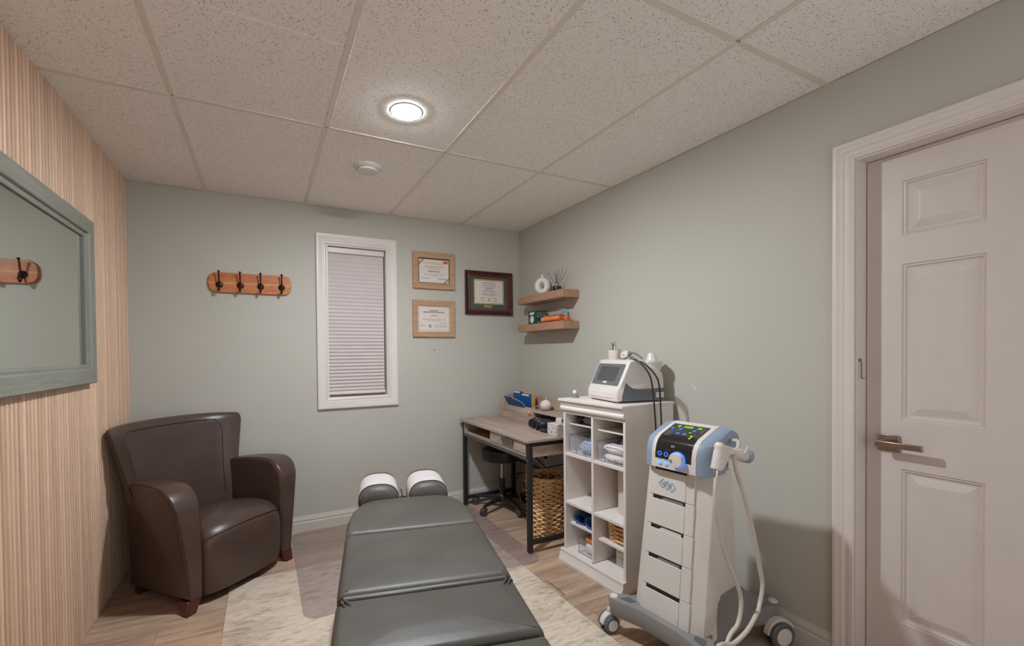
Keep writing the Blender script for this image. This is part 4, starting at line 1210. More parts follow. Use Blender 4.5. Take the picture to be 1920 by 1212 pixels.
tag(MB().tube([(-0.006, -0.300, 0.345), (-0.05, -0.26, 0.30), (-0.16, -0.28, 0.25), (-0.22, -0.32, 0.20), (-0.24, -0.36, 0.12), (-0.23, -0.43, 0.04), (-0.20, -0.52, 0.006), (-0.13, -0.62, 0.004)], 0.0042, 8, smooth=6).build('power_cord', M['cord']), 'beige power cord looping down beside the wicker basket', 'cord')  # plain power cord running down from the wall plate to the floor

# stool
so = thing('rolling_stool', 'round black rolling stool pushed under the desk', 'stool', (-0.345, -0.268, 0.0092), R(51))
MB().softslab([(0.160 * math.cos(2 * math.pi * k / 40), 0.160 * math.sin(2 * math.pi * k / 40)) for k in range(40)], 0.392, 0.487, 0.020, 0.014, 4, 5).build('seat', M['stool_vinyl'], so, angle=60)
MB().lathe([(0.09, 0.380), (0.09, 0.392), (0.001, 0.392)], n=20).build('seat_plate', M['black_metal'], so)
MB().cyl((0, 0, 0.23), (0, 0, 0.392), 0.0125, n=16).build('gas_piston', M['chrome'], so)
MB().lathe([(0.024, 0.075), (0.024, 0.235), (0.0225, 0.240), (0.013, 0.240)], n=20).build('column_sleeve', M['black_plastic'], so)
MB().lathe([(0.042, 0.062), (0.046, 0.085), (0.040, 0.105), (0.026, 0.118)], n=20).build('hub', M['black_plastic'], so)
ls = cw = None
for k in range(5):
    a = R(72 * k + 8)
    if ls is None:
        mb = MB()
        mb.loft([[(x_, -w_, zb_), (x_, w_, zb_), (x_, w_ * 0.8, zt_), (x_, -w_ * 0.8, zt_)] for x_, w_, zb_, zt_ in ((0.03, 0.020, 0.066, 0.104), (0.10, 0.018, 0.066, 0.094), (0.19, 0.015, 0.062, 0.080), (0.235, 0.012, 0.060, 0.074))])
        mb.cyl((0.226, 0, 0.045), (0.226, 0, 0.070), 0.012, n=12)
        ls = mb.build('star_leg', M['black_plastic'], so, bevel=0.003)
        mb = MB()
        for s_ in (-1, 1):
            mb.lathe([(0.006, 0.0), (0.026, 0.0), (0.0275, 0.003), (0.026, 0.012), (0.020, 0.016), (0.001, 0.016)], (0.240, s_ * 0.005, 0.0275), 20, (0, s_, 0))
        mb.loft([[(0.226 + 0.030 * math.cos(t), y_, 0.030 + 0.026 * math.sin(t)) for t in (math.pi * q / 8 for q in range(9))] for y_ in (-0.012, 0.012)])
        cw = mb.build('caster', M['caster'], so, angle=40)
        ls.rotation_euler = (0, 0, a); cw.rotation_euler = (0, 0, a)
    else:
        for s_ in (ls, cw):
            o = copyto(s_, so); o.rotation_euler = (0, 0, a)

# ------------------------------------------------------------------ WICKER BASKETS
def wicker(t, rx, ry, h, rows, stakes, rr, square=False, taper=1.0):
    def base(a, s):
        if square:
            e = 0.35
            x_ = rx * math.copysign(abs(math.cos(a)) ** e, math.cos(a)); y_ = ry * math.copysign(abs(math.sin(a)) ** e, math.sin(a))
            return x_ * s, y_ * s
        return rx * math.cos(a) * s, ry * math.sin(a) * s
    rg = random.Random(3)
    for k in range(rows):
        z = rr + (h - 2 * rr) * k / (rows - 1); s = taper + (1 - taper) * k / (rows - 1)
        n_ = stakes * 6; pts = []
        ph = rg.uniform(-0.16, 0.16)
        for i in range(n_):
            a = 2 * math.pi * i / n_
            off = rr * 1.15 * math.cos(stakes * a + ph * 8 + math.pi * k) + rg.uniform(-0.0010, 0.0010)
            x_, y_ = base(a + ph * 0.02, s)
            L = math.hypot(x_, y_)
            pts.append((x_ * (1 + off / L), y_ * (1 + off / L), z + rg.uniform(-1, 1) * rr * 0.22))
        MB().tube(pts, rr, 6, loop=True).build('woven_strand', M['wicker'], t, angle=80)
    st_ = MB()
    for i in range(stakes):
        a = 2 * math.pi * (i + 0.5) / stakes
        p0 = base(a, taper); p1 = base(a, 1.0)
        st_.tube([(p0[0], p0[1], 0.002), (p1[0], p1[1], h)], rr * 0.55, 5)
    stuff(st_.build('upright_stakes', M['wicker_dark'], t))
    n_ = 48
    MB().loft([[base(2 * math.pi * i / n_, taper * 0.955) + (0.004,) for i in range(n_)], [base(2 * math.pi * i / n_, 0.955) + (h * 0.93,) for i in range(n_)], [base(2 * math.pi * i / n_, 0.935) + (h * 0.93,) for i in range(n_)], [base(2 * math.pi * i / n_, taper * 0.935) + (0.010,) for i in range(n_)]]).build('dark_lining', M['liner'], t, angle=40)
    for q in (0, 1):
        pts = []
        for i in range(n_ * 2):
            a = 2 * math.pi * i / (n_ * 2); x_, y_ = base(a, 1.0); w_ = rr * 0.8
            pts.append((x_ + w_ * math.cos(14 * a + math.pi * q) * math.cos(a), y_ + w_ * math.cos(14 * a + math.pi * q) * math.sin(a), h + w_ * math.sin(14 * a + math.pi * q)))
        MB().tube(pts, rr * 0.85, 6, loop=True).build('rim_strand', M['wicker'], t, angle=80)
bk_ = thing('wicker_basket', 'tall round wicker laundry basket under the desk', 'basket', (-0.300, -0.832, 0.0))
wicker(bk_, 0.136, 0.136, 0.405, 25, 12, 0.0080, taper=0.93)
for a0 in (R(150), R(-30)):
    c_, s__ = math.cos(a0), math.sin(a0)
    hb_ = MB()
    hb_.tube([(c_ * 0.137 - s__ * t * 0.045, s__ * 0.137 + c_ * t * 0.045, z_) for t, z_ in ((-1, 0.37), (-0.95, 0.43), (-0.6, 0.466), (0, 0.478), (0.6, 0.466), (0.95, 0.43), (1, 0.37))], 0.0075, 8, smooth=4)
    hb_.build('handle', M['wicker'], bk_)

# ------------------------------------------------------------------ WHITE CUBE CABINET (local x along the front to the right, y to the back)
CAB = (-0.435, -1.205, 0.0); CRZ = -86.4
ca = thing('cube_cabinet', 'white six compartment cube cabinet beside the desk', 'cabinet', CAB, R(CRZ))
cmat = Matrix.Translation(CAB) @ Matrix.Rotation(R(CRZ), 4, 'Z')
def cplace(t, lx, ly, lz, rz=0.0):
    t.location = cmat @ Vector((lx, ly, lz)); t.rotation_euler = (0, 0, R(CRZ + rz))
CW, CD, CH, T = 0.482, 0.385, 0.990, 0.016
bx('side_panel', M['white_lam'], ca, 0.0, T, 0.0, CD, 0.0, 0.918, 0.001)
bx('side_panel', M['white_lam'], ca, CW - T, CW, 0.0, CD, 0.0, CH - 0.0155, 0.001)
bx('back_panel', M['white_lam'], ca, T, CW - T, CD - 0.006, CD, 0.02, 0.96)
bx('centre_divider', M['white_lam'], ca, CW / 2 - 0.008, CW / 2 + 0.008, 0.002, CD - 0.0065, 0.0725, 0.9, 0.001)
for zt_ in (0.072, 0.365, 0.660):
    for (xa, xb) in ((T, CW / 2 - 0.0085), (CW / 2 + 0.0085, CW - T)):
        bx('shelf', M['white_lam'], ca, xa + 0.0003, xb - 0.0003, 0.001, CD - 0.0065, zt_ - 0.016, zt_, 0.001)
bx('top_rail', M['white_lam'], ca, T, CW - T, 0.0, CD - 0.0065, 0.9005, 0.918)
crown = [(0.0, 0.918), (-0.012, 0.920), (-0.016, 0.928), (-0.016, 0.936), (-0.010, 0.946), (-0.016, 0.958), (-0.022, 0.974), (0.0, 0.974)]
MB().loft([[(x_, a, b) for a, b in crown] for x_ in (-0.012, CW)]).build('crown_moulding', M['white_lam'], ca, angle=20)
bx('crown_fascia', M['white_lam'], ca, 0.0, CW - T - 0.0005, 0.0005, CD, 0.9185, 0.974)
bx('cabinet_top', M['white_lam'], ca, -0.016, CW + 0.004, -0.028, CD + 0.004, 0.9745, CH, 0.002)
plinth = [(0.0, 0.0), (-0.036, 0.0), (-0.036, 0.012), (-0.024, 0.040), (-0.020, 0.056), (-0.022, 0.062), (-0.020, 0.070), (0.0, 0.070)]
MB().loft([[(x_, a, b) for a, b in plinth] for x_ in (-0.012, CW)]).build('plinth_moulding', M['white_lam'], ca, angle=20)
for zt_, (xa, xb) in ((0.836, (T, CW / 2 - 0.008)), (0.832, (CW / 2 + 0.008, CW - T)), (0.228, (T, CW / 2 - 0.008)), (0.212, (CW / 2 + 0.008, CW - T))):
    bx('half_depth_shelf', M['white_lam'], ca, xa + 0.001, xb - 0.001, 0.036, CD - 0.0065, zt_ - 0.012 if zt_ < 0.5 else zt_ - 0.007, zt_, 0.001)
ph = MB()
for z_ in (0.765, 0.795, 0.86, 0.50, 0.16, 0.19):
    ph.cyl((T - 0.0005, 0.06, z_), (T + 0.0006, 0.06, z_), 0.003, n=8)
for z_ in (0.5, 0.8):
    ph.cyl((CW / 2 + 0.0075, 0.08, z_), (CW / 2 + 0.0086, 0.08, z_), 0.003, n=8)
stuff(ph.build('peg_holes', M['dark_gap'], ca, smooth=False))

# compartment contents
mg = thing('massage_gun', 'black massage gun with a round head in the top left compartment', 'massager'); cplace(mg, 0.128, 0.075, 0.8365)
MB().ball((-0.055, 0.0, 0.028), 0.027, 18, 12).build('round_head', M['black_plastic'], mg)
MB().lathe([(0.010, 0.0), (0.010, 0.030), (0.022, 0.034), (0.024, 0.095), (0.020, 0.10)], (-0.040, 0, 0.028), 18, (1, 0, 0)).build('barrel', M['grey_plastic'], mg)
MB().loft([[(x_, y_, z_) for x_, y_ in rounded_rect(0.0 + dx, 0.056 + dx, 0.030, 0.090, 0.014, 3)] for z_, dx in ((0.0005, 0), (0.062, 0.002))]).build('handle', M['slate_plastic'], mg)

def bin_(label, lx):
    t = thing('clear_bin', label, 'storage bin', group='clear bins in the cabinet'); cplace(t, lx, 0.022, 0.6605)
    w, d, h, q = 0.190, 0.300, 0.106, 0.003
    mb = MB()
    mb.box(0, w, 0, d, 0, q).box(0, q, 0, d, q, h).box(w - q, w, 0, d, q, h).box(q, w - q, 0, q, q, h).box(q, w - q, d - q, d, q, h)
    mb.build('tub', M['clear'], t, smooth=False)
    mb = MB()
    frame_loft(mb, 0.0, w, 0.0, d, [(0.0, h), (0.004, h), (0.004, h + 0.004), (0.0, h + 0.004)], lambda x, z, dd: (x, z, dd))
    mb.build('rim', M['clear_edge'], t, smooth=False)
    mb = MB()
    for x_ in (0.0, w): mb.bar((x_, 0, 0), (x_, 0, h), 0.0028, 0.0028, (1, 0, 0))
    mb.bar((0, 0, 0.001), (w, 0, 0.001), 0.0028, 0.0028)
    for x_ in (w * 0.30, w * 0.70): mb.bar((x_, -0.001, 0.0), (x_, -0.001, 0.034), 0.0025, 0.0025, (1, 0, 0))
    mb.build('moulded_edges', M['clear_edge'], t, smooth=False)
    return t
bin_('clear plastic bin of blue patterned fabric in the left column', T + 0.016)
bin_('clear plastic bin of white towels in the right column', CW / 2 + 0.022)
def roll(mb, x0, x1, y, z, ry, rz_, lump, seed):
    rg = random.Random(seed); n_ = 9; rs = []
    for i in range(n_ + 1):
        t = i / n_; s = min(1.0, (0.42 + 2.2 * min(t, 1 - t))); ring = []
        for j in range(16):
            a = 2 * math.pi * j / 16; q = s * (1 + rg.uniform(-lump, lump))
            ring.append((x0 + (x1 - x0) * t, y + ry * q * math.cos(a), max(z - rz_, z + rz_ * q * math.sin(a))))
        rs.append(ring)
    return mb.loft(rs)
for (lb, lx, y_, z_, rz_) in (('blue patterned folded cloth at the front of the left clear bin', 0.0, 0.062, 0.0395, 0.036), ('blue patterned folded cloth heaped behind, in the left clear bin', 0.0, 0.150, 0.060, 0.056)):
    t = thing('folded_cloth', lb, 'cloth', group='blue cloths in the clear bin'); cplace(t, T + 0.018, 0.024, 0.6640)
    roll(MB(), 0.045 if y_ < 0.1 else 0.03, 0.180, y_ - 0.015, z_, 0.040, rz_, 0.04, 3).build('cloth', M['towel_blue'], t, angle=80)
for k, (lb, z_, y_, rz_, x0) in enumerate((('white rolled towel on top in the right clear bin', 0.070, 0.062, 0.026, 0.012), ('white rolled towel at the bottom of the right clear bin', 0.0235, 0.058, 0.022, 0.022), ('white folded towel at the back of the right clear bin, its top showing', 0.064, 0.180, 0.060, 0.02))):
    t = thing('rolled_towel', lb, 'towel', group='white towels in the clear bin'); cplace(t, CW / 2 + 0.024, 0.024, 0.6640)
    b_ = roll(MB(), x0, 0.180, y_ - 0.014, z_, 0.040, rz_, 0.06, 11 + k).build('towel', M['towel_white'], t, angle=80)
    if k < 2:
        f_ = MB()
        for q in range(3): f_.tube([(x0 + 0.02 + 0.03 * q, y_ - 0.054, z_ + 0.004 - 0.004 * q), (x0 + 0.07 + 0.03 * q, y_ - 0.052, z_ - 0.006 + 0.003 * q), (x0 + 0.11 + 0.022 * q, y_ - 0.050, z_ - 0.010)], [0.002, 0.003, 0.0015], 6)
        f_.build('fold', M['towel_white'], b_)
pr_ = thing('paper_towel_roll', 'white paper towel roll standing in the right middle compartment', 'paper roll'); cplace(pr_, 0.368, 0.158, 0.3655)
MB().lathe([(0.020, 0.0), (0.060, 0.0), (0.061, 0.002), (0.061, 0.248), (0.059, 0.250), (0.020, 0.250), (0.019, 0.246)], n=36, cap=False).build('sheet_roll', M['roll_paper'], pr_)
MB().lathe([(0.0195, 0.001), (0.0195, 0.2485), (0.0175, 0.2485), (0.0175, 0.001)], n=24, cap=False).build('cardboard_core', M['manila'], pr_)
for k, (lx, rz_, lb) in enumerate(((0.068, 14, 'navy blue padded strap loop, the left of two on the lower left shelf'), (0.170, -6, 'navy blue padded strap loop, the right of two on the lower left shelf'))):
    t = thing('strap_loop', lb, 'strap', group='navy straps in the cabinet'); cplace(t, lx, 0.116, 0.2285, rz_)
    rs = []
    for i in range(28):
        a = 2 * math.pi * i / 28
        cx_, cz_ = 0.036 * math.cos(a), 0.034 + 0.028 * math.sin(a)
        L = 0.080 + 0.02 * math.sin(a)
        o_ = (1.12 * math.cos(a) * 0.004, 1.12 * math.sin(a) * 0.004)
        rs.append([(cx_, -0.065, cz_), (cx_ + o_[0], -0.068, max(0.0, cz_ + o_[1])), (cx_ + o_[0] * 1.6, 0.02, max(0.0, cz_ + o_[1] * 1.5)), (cx_ + o_[0], L, max(0.0, cz_ + o_[1])), (cx_, L - 0.004, cz_)])
    MB().loft(rs, False, True, True).build('padded_loop', M['navy_band'], t, angle=60)
    bx('strap_tongue', M['navy_band'], t, -0.030, 0.030, 0.020, 0.110, 0.0655, 0.076, 0.004)
oc = thing('clear_container', 'small clear container of orange items in the bottom left compartment', 'container'); cplace(oc, 0.098, 0.030, 0.0725)
mb = MB(); w, d, h, q = 0.128, 0.160, 0.085, 0.003
mb.box(0, w, 0, d, 0, q).box(0, q, 0, d, q, h * 0.55).box(w - q, w, 0, d, q, h).box(q, w - q, 0, q, q, h).box(q, w - q, d - q, d, q, h)
mb.build('tub', M['clear'], oc, smooth=False)
mb = MB()
for x_ in (0.0, w): mb.bar((x_, 0, 0), (x_, 0, h), 0.003, 0.003, (1, 0, 0))
for z_ in (0.05, 0.07, h): mb.bar((0, 0.0, z_), (0, d, z_ + 0.006), 0.003, 0.003)
mb.bar((0, 0, 0.001), (w, 0, 0.001), 0.003, 0.003)
mb.build('moulded_edges', M['clear_edge'], oc, smooth=False)
oi_ = thing('orange_sachet', 'orange packet on top of the clear container in the cabinet', 'packet'); cplace(oi_, 0.163, 0.100, 0.0765)
MB().softslab(rounded_rect(-0.048, 0.050, -0.045, 0.055, 0.02, 4), 0.060, 0.086, 0.011, 0.004, 3, 3).build('packet', M['orange_fruit'], oi_)
MB().softslab(rounded_rect(-0.040, 0.045, -0.050, 0.040, 0.02, 4), 0.0, 0.058, 0.018, 0.003, 3, 3).build('white_wad', M['towel_white'], oi_)
wk = thing('wicker_basket', 'small square wicker basket on the lower right cabinet shelf', 'basket'); cplace(wk, 0.373, 0.152, 0.2125)
wicker(wk, 0.078, 0.088, 0.108, 9, 14, 0.0062, square=True, taper=0.94)
for nm, lb, c, x_, y_, w, mt_ in (('small_pouch', 'dark blue pouch sticking out of the small wicker basket', 'pouch', -0.020, -0.035, 0.045, 'navy_band'), ('small_packet', 'white and red packet sticking out of the small wicker basket', 'packet', 0.030, -0.045, 0.026, 'white_card')):
    t = thing(nm, lb, c); cplace(t, 0.373 + x_, 0.152 + y_, 0.2125 + 0.012)
    bx('body', M[mt_], t, -w / 2, w / 2, -0.012, 0.012, 0.0, 0.106, 0.004)
    if mt_ == 'white_card': bx('red_end', M['red'], t, w / 2 + 0.0002, w / 2 + 0.010, -0.012, 0.012, 0.0, 0.104, 0.003)
wsb = thing('switch_box', 'white box with two rocker switches in the bottom right compartment', 'switch box'); cplace(wsb, 0.362, 0.122, 0.0725)
bx('body', M['white_plastic'], wsb, -0.042, 0.042, -0.020, 0.020, 0.0, 0.108, 0.003)
bx('cover_plate', M['white_plastic'], wsb, -0.034, 0.034, -0.0235, -0.0203, 0.006, 0.080, 0.001)
for x_ in (-0.006, 0.020): bx('rocker', M['trim'], wsb, x_ - 0.010, x_ + 0.010, -0.0275, -0.0237, 0.016, 0.052, 0.002)

bo = thing('small_bottle', 'small translucent bottle with a white cap on the far corner of the cabinet top', 'bottle'); cplace(bo, 0.020, 0.075, CH)
MB().lathe([(0.022, 0.0), (0.024, 0.003), (0.023, 0.012), (0.012, 0.022), (0.010, 0.026)], n=20).build('body', M['clear_edge'], bo)
MB().lathe([(0.0115, 0.0262), (0.0115, 0.044), (0.010, 0.046), (0.001, 0.046)], n=16).build('cap', M['white_card'], bo)

# ------------------------------------------------------------------ THERAPY UNIT ON THE CABINET
DV = (-0.325, -1.300, CH); DRZ = -99.5
dv = thing('therapy_unit', 'white and slate therapy unit with a grey screen on the white cabinet', 'medical device', DV, R(DRZ))
vmat = Matrix.Translation(DV) @ Matrix.Rotation(R(DRZ), 4, 'Z')
def vplace(t, lx, ly, lz, rz=0.0):
    t.location = vmat @ Vector((lx, ly, lz)); t.rotation_euler = (0, 0, R(DRZ + rz))
DWd = 0.298
sp_ = [(0.006, 0.008), (0.000, 0.014), (-0.004, 0.030), (-0.002, 0.060), (0.006, 0.076), (0.016, 0.090), (0.078, 0.220), (0.086, 0.231), (0.100, 0.236), (0.165, 0.236), (0.185, 0.228), (0.215, 0.200), (0.268, 0.186), (0.300, 0.160), (0.308, 0.130), (0.312, 0.060), (0.306, 0.010)]
rs = []
cyp = sum(p[0] for p in sp_) / len(sp_); czp = sum(p[1] for p in sp_) / len(sp_)
for x_, k in ((0.0, 0.90), (0.003, 0.955), (0.010, 0.99), (0.020, 1.0), (DWd - 0.020, 1.0), (DWd - 0.010, 0.99), (DWd - 0.003, 0.955), (DWd, 0.90)):
    rs.append([(x_, cyp + (a - cyp) * k, czp + (b - czp) * k) for a, b in sp_])
MB().loft(rs).build('housing', M['white_plastic'], dv, angle=24)
# slanted screen bezel
s0, s1 = Vector((0.016, 0.090)), Vector((0.078, 0.220)); sd_ = (s1 - s0).normalized(); sn_ = Vector((-sd_.y, sd_.x))
def slant(x_, t, d): p = s0 + sd_ * t + sn_ * d; return (x_, p.x, p.y)
Ls = (s1 - s0).length
MB().loft([[slant(x_, t, d) for x_, t in rounded_rect(0.020, DWd - 0.018, 0.004, Ls - 0.010, 0.008, 3)] for d in (-0.002, 0.0025)]).build('screen_bezel', M['slate_plastic'], dv, smooth=False)
MB().loft([[slant(x_, t, d) for x_, t in rounded_rect(0.058, DWd - 0.060, 0.028, Ls - 0.028, 0.004, 3)] for d in (0.0, 0.0034)]).build('screen', M['screen'], dv, smooth=False)
MB().loft([[slant(x_, t, d) for x_, t in rounded_rect(0.132, 0.168, 0.015, 0.025, 0.003, 2)] for d in (0.0, 0.0034)]).build('badge', M['white_card'], dv, smooth=False)
mb = MB()
for t, n_ in ((-0.005, 5), (-0.016, 4)):
    for q in range(n_): mb.loft([[slant(x_, tt_, d) for x_, tt_ in ((0.016 + q * 0.012, t - 0.003), (0.026 + q * 0.012, t - 0.003), (0.026 + q * 0.012, t + 0.003), (0.016 + q * 0.012, t + 0.003))] for d in (-0.009, -0.0042 if t > -0.01 else -0.0050)])
stuff(mb.build('printed_text', M['black_print'], dv, smooth=False))
bx('front_drawer', M['ceramic'], dv, 0.040, DWd - 0.040, -0.0075, 0.004, 0.026, 0.058, 0.003)
# slate skirt on both flanks
fl_ = [(0.030, 0.010), (0.302, 0.012), (0.312, 0.060), (0.311, 0.078), (0.14, 0.074), (0.10, 0.080), (0.075, 0.094), (0.056, 0.112), (0.046, 0.082), (0.034, 0.040)]
for xa, xb in ((DWd - 0.002, DWd + 0.0025), (-0.0025, 0.002)):
    MB().prism(fl_, xa, xb, lambda a, b, t: (t, a, b)).build('side_skirt', M['slate_plastic'], dv, smooth=False)
bx('rating_label', M['white_card'], dv, DWd + 0.0026, DWd + 0.0032, 0.250, 0.300, 0.026, 0.054)
mb = MB()
for z_ in (0.047, 0.041, 0.035): mb.box(DWd + 0.0032, DWd + 0.0035, 0.256, 0.290, z_ - 0.001, z_ + 0.001)
stuff(mb.build('label_print', M['ink'], dv, smooth=False))
for x_, y_ in ((0.03, 0.025), (DWd - 0.03, 0.025), (0.03, 0.285), (DWd - 0.03, 0.285)):
    MB().cyl((x_, y_, 0.0), (x_, y_, 0.014), 0.010, n=12).build('foot', M['base_grey'], dv)
# holder dish at the back right
hx, hy = 0.240, 0.266
MB().lathe([(0.050, 0.176), (0.054, 0.196), (0.060, 0.212), (0.064, 0.222), (0.062, 0.226), (0.001, 0.224)], (hx, hy, 0), 30).build('holder_dish', M['white_plastic'], dv)
MB().loft([[(hx - 0.09, hy - 0.055, 0.226), (hx - 0.02, hy - 0.075, 0.205), (hx - 0.02, hy - 0.055, 0.200), (hx - 0.09, hy - 0.035, 0.220)], [(hx - 0.09, hy - 0.055, 0.232), (hx - 0.02, hy - 0.075, 0.212), (hx - 0.02, hy - 0.055, 0.212), (hx - 0.09, hy - 0.035, 0.230)]]).build('holder_lip', M['white_plastic'], dv, bevel=0.002)
# loose applicators
a1_ = thing('probe_applicator', 'white cylindrical applicator with a metal probe on top of the therapy unit', 'applicator'); vplace(a1_, 0.078, 0.135, 0.2362)
MB().lathe([(0.034, 0.0), (0.0355, 0.004), (0.0355, 0.050), (0.033, 0.053), (0.001, 0.053)], n=28).build('body', M['white_plastic'], a1_)
MB().lathe([(0.012, 0.0532), (0.012, 0.082), (0.0135, 0.086), (0.0145, 0.094), (0.012, 0.101), (0.006, 0.104), (0.001, 0.1045)], (-0.004, 0, 0), 20).build('metal_probe', M['chrome'], a1_)
MB().lathe([(0.010, 0.0532), (0.011, 0.056), (0.009, 0.058), (0.001, 0.058)], (0.024, 0.01, 0), 14).build('small_button', M['base_grey'], a1_)
a2_ = thing('disc_applicator', 'round white disc applicator with a grey rim and red mark on the therapy unit', 'applicator'); vplace(a2_, 0.166, 0.146, 0.2340)
def tl(p): return (p[0], p[1], p[2])
ax_ = (0.10, -0.72, 0.69)
MB().lathe([(0.001, -0.010), (0.026, -0.010), (0.029, -0.006), (0.029, 0.004), (0.024, 0.011), (0.001, 0.014)], (0, 0, 0.0275), 28, ax_).build('disc_body', M['white_plastic'], a2_)
MB().lathe([(0.0292, -0.009), (0.0325, -0.007), (0.0325, 0.001), (0.0292, 0.003)], (0, 0, 0.0275), 28, ax_, cap=False).build('grey_rim', M['slate_plastic'], a2_)
bx('red_mark', M['red'], a2_, -0.014, 0.014, -0.0190, -0.0120, 0.024, 0.030, 0.001)
MB().tube([(0.028, 0.01, 0.034), (0.045, 0.014, 0.040), (0.060, 0.022, 0.036), (0.085, 0.035, 0.020), (0.100, 0.040, 0.006)], [0.014, 0.010, 0.008, 0.006, 0.005], 10, smooth=3).build('grey_handle', M['slate_plastic'], a2_)
a3_ = thing('cone_applicator', 'white cone shaped applicator standing in the holder dish of the therapy unit', 'applicator'); vplace(a3_, hx + 0.002, hy, 0.2262)
MB().lathe([(0.035, 0.0), (0.035, 0.003), (0.031, 0.005), (0.0185, 0.042), (0.017, 0.045), (0.013, 0.045), (0.011, 0.041), (0.001, 0.041)], n=28).build('cone', M['white_plastic'], a3_)
a4_ = thing('small_cup', 'small white cup with red mark beside the cone on the therapy unit', 'cup'); vplace(a4_, 0.165, 0.200, 0.222)
MB().lathe([(0.016, -0.006), (0.018, 0.0), (0.018, 0.030), (0.016, 0.031), (0.015, 0.028), (0.001, 0.020)], n=20).build('cup_body', M['white_plastic'], a4_)
bx('red_mark', M['red'], a4_, 0.018, 0.030, -0.016, -0.012, 0.0, 0.006, 0.001)
tag(MB().tube([(-0.255, -1.590, 1.228), (-0.255, -1.640, 1.214), (-0.238, -1.690, 1.150), (-0.224, -1.702, 1.060), (-0.212, -1.704, 0.93), (-0.206, -1.706, 0.80), (-0.204, -1.712, 0.50), (-0.200, -1.735, 0.12), (-0.200, -1.78, 0.006), (-0.205, -1.86, 0.005)], 0.0045, 8, smooth=6).build('device_cable', M['cable_dark']), 'dark cable hanging down the cabinet side, the one nearer its front', 'cable', 'dark cables of the therapy unit')
tag(MB().tube([(-0.225, -1.585, 1.226), (-0.222, -1.650, 1.200), (-0.196, -1.696, 1.140), (-0.178, -1.704, 1.080), (-0.169, -1.704, 0.96), (-0.166, -1.706, 0.86), (-0.164, -1.712, 0.50), (-0.160, -1.735, 0.12), (-0.160, -1.78, 0.006), (-0.165, -1.86, 0.005)], 0.0045, 8, smooth=6).build('device_cable', M['cable_dark']), 'dark cable hanging down the cabinet side, the one nearer the wall', 'cable', 'dark cables of the therapy unit')

# ------------------------------------------------------------------ THERAPY TROLLEY (local x right, y to the back)
TO = (-0.362, -2.068, 0.0); TRZ = -84.0
tr = thing('therapy_trolley', 'tall white and blue therapy trolley with lit control panel and drawers', 'medical trolley', TO, R(TRZ))
tmat = Matrix.Translation(TO) @ Matrix.Rotation(R(TRZ), 4, 'Z')
def fy(z): return -0.247 + (z - 0.15) / 0.625 * 0.069          # sloping front plane
# column
col = MB(); rs = []
for z in (0.12, 0.45, 0.780):
    t = (z - 0.15) / 0.64; f = fy(z)
    hp = 0.1135 - 0.012 * t
    yr_b = 0.073 - 0.055 * max(0, t)
    rs.append([(-hp, f + 0.006, z), (hp, f + 0.006, z), (0.166, f + 0.024, z), (0.166, f + 0.070, z), (0.140, yr_b, z), (-0.140, yr_b, z), (-0.156 + 0.026 * t, f + 0.080, z), (-0.156 + 0.026 * t, f + 0.030, z)])
col.loft(rs); col.build('column', M['white_plastic'], tr, bevel=0.004, seg=2)
zl = [0.777, 0.652, 0.527, 0.402, 0.270, 0.140]
for k in range(5):
    zt_, zb_ = zl[k], zl[k + 1]
    xl = -0.1125 + 0.010 * ((zt_ + zb_) / 2 - 0.15) / 0.625; xr = 0.066
    za, zc = zt_ - 0.016, zb_ + 0.0015
    mb = MB()
    def fr(x, z, d): return (x, fy(z) + d, z)
    mb.loft([[fr(xl, zc, d), fr(xr, zc, d), fr(xr, za, d), fr(xl, za, d)] for d in (0.006, 0.0)])
    if k == 4: pass
    dw = mb.build('drawer', M['white_plastic'], tr, bevel=0.0015)
    MB().loft([[fr(xl, za + 0.0005, d), fr(xl + 0.022, za + 0.0005, d), fr(xl + 0.022, zt_ - 0.001, d), fr(xl, zt_ - 0.001, d)] for d in (0.006, 0.0005)]).build('handle_corner', M['white_plastic'], dw, smooth=False)
    MB().loft([[fr(xl + 0.022, za - 0.004, d), fr(xr, za - 0.004, d), fr(xr, zt_ - 0.002, d), fr(xl + 0.022, zt_ - 0.002, d)] for d in (0.0058, 0.0030)]).build('handle_slot', M['dark_gap'], tr, smooth=False)
    if k in (1, 2, 3):
        MB().loft([[fr(xl + 0.06, za + 0.001, d), fr(xr - 0.01, za + 0.001, d), fr(xr - 0.01, zt_ - 0.006, d), fr(xl + 0.075, zt_ - 0.005, d)] for d in (0.0045, 0.0022)]).build('drawer_lip', M['base_grey'] if k != 2 else M['white_plastic'], dw, smooth=False)
    MB().loft([[fr(xr + 0.0015, zc, d), fr(0.1125 - 0.010 * ((zt_ + zb_) / 2 - 0.15) / 0.625, zc, d), fr(0.1125 - 0.010 * ((zt_ + zb_) / 2 - 0.15) / 0.625, zt_ - 0.001, d), fr(xr + 0.0015, zt_ - 0.001, d)] for d in (0.006, 0.0)]).build('side_strip', M['white_plastic'], tr, bevel=0.001)
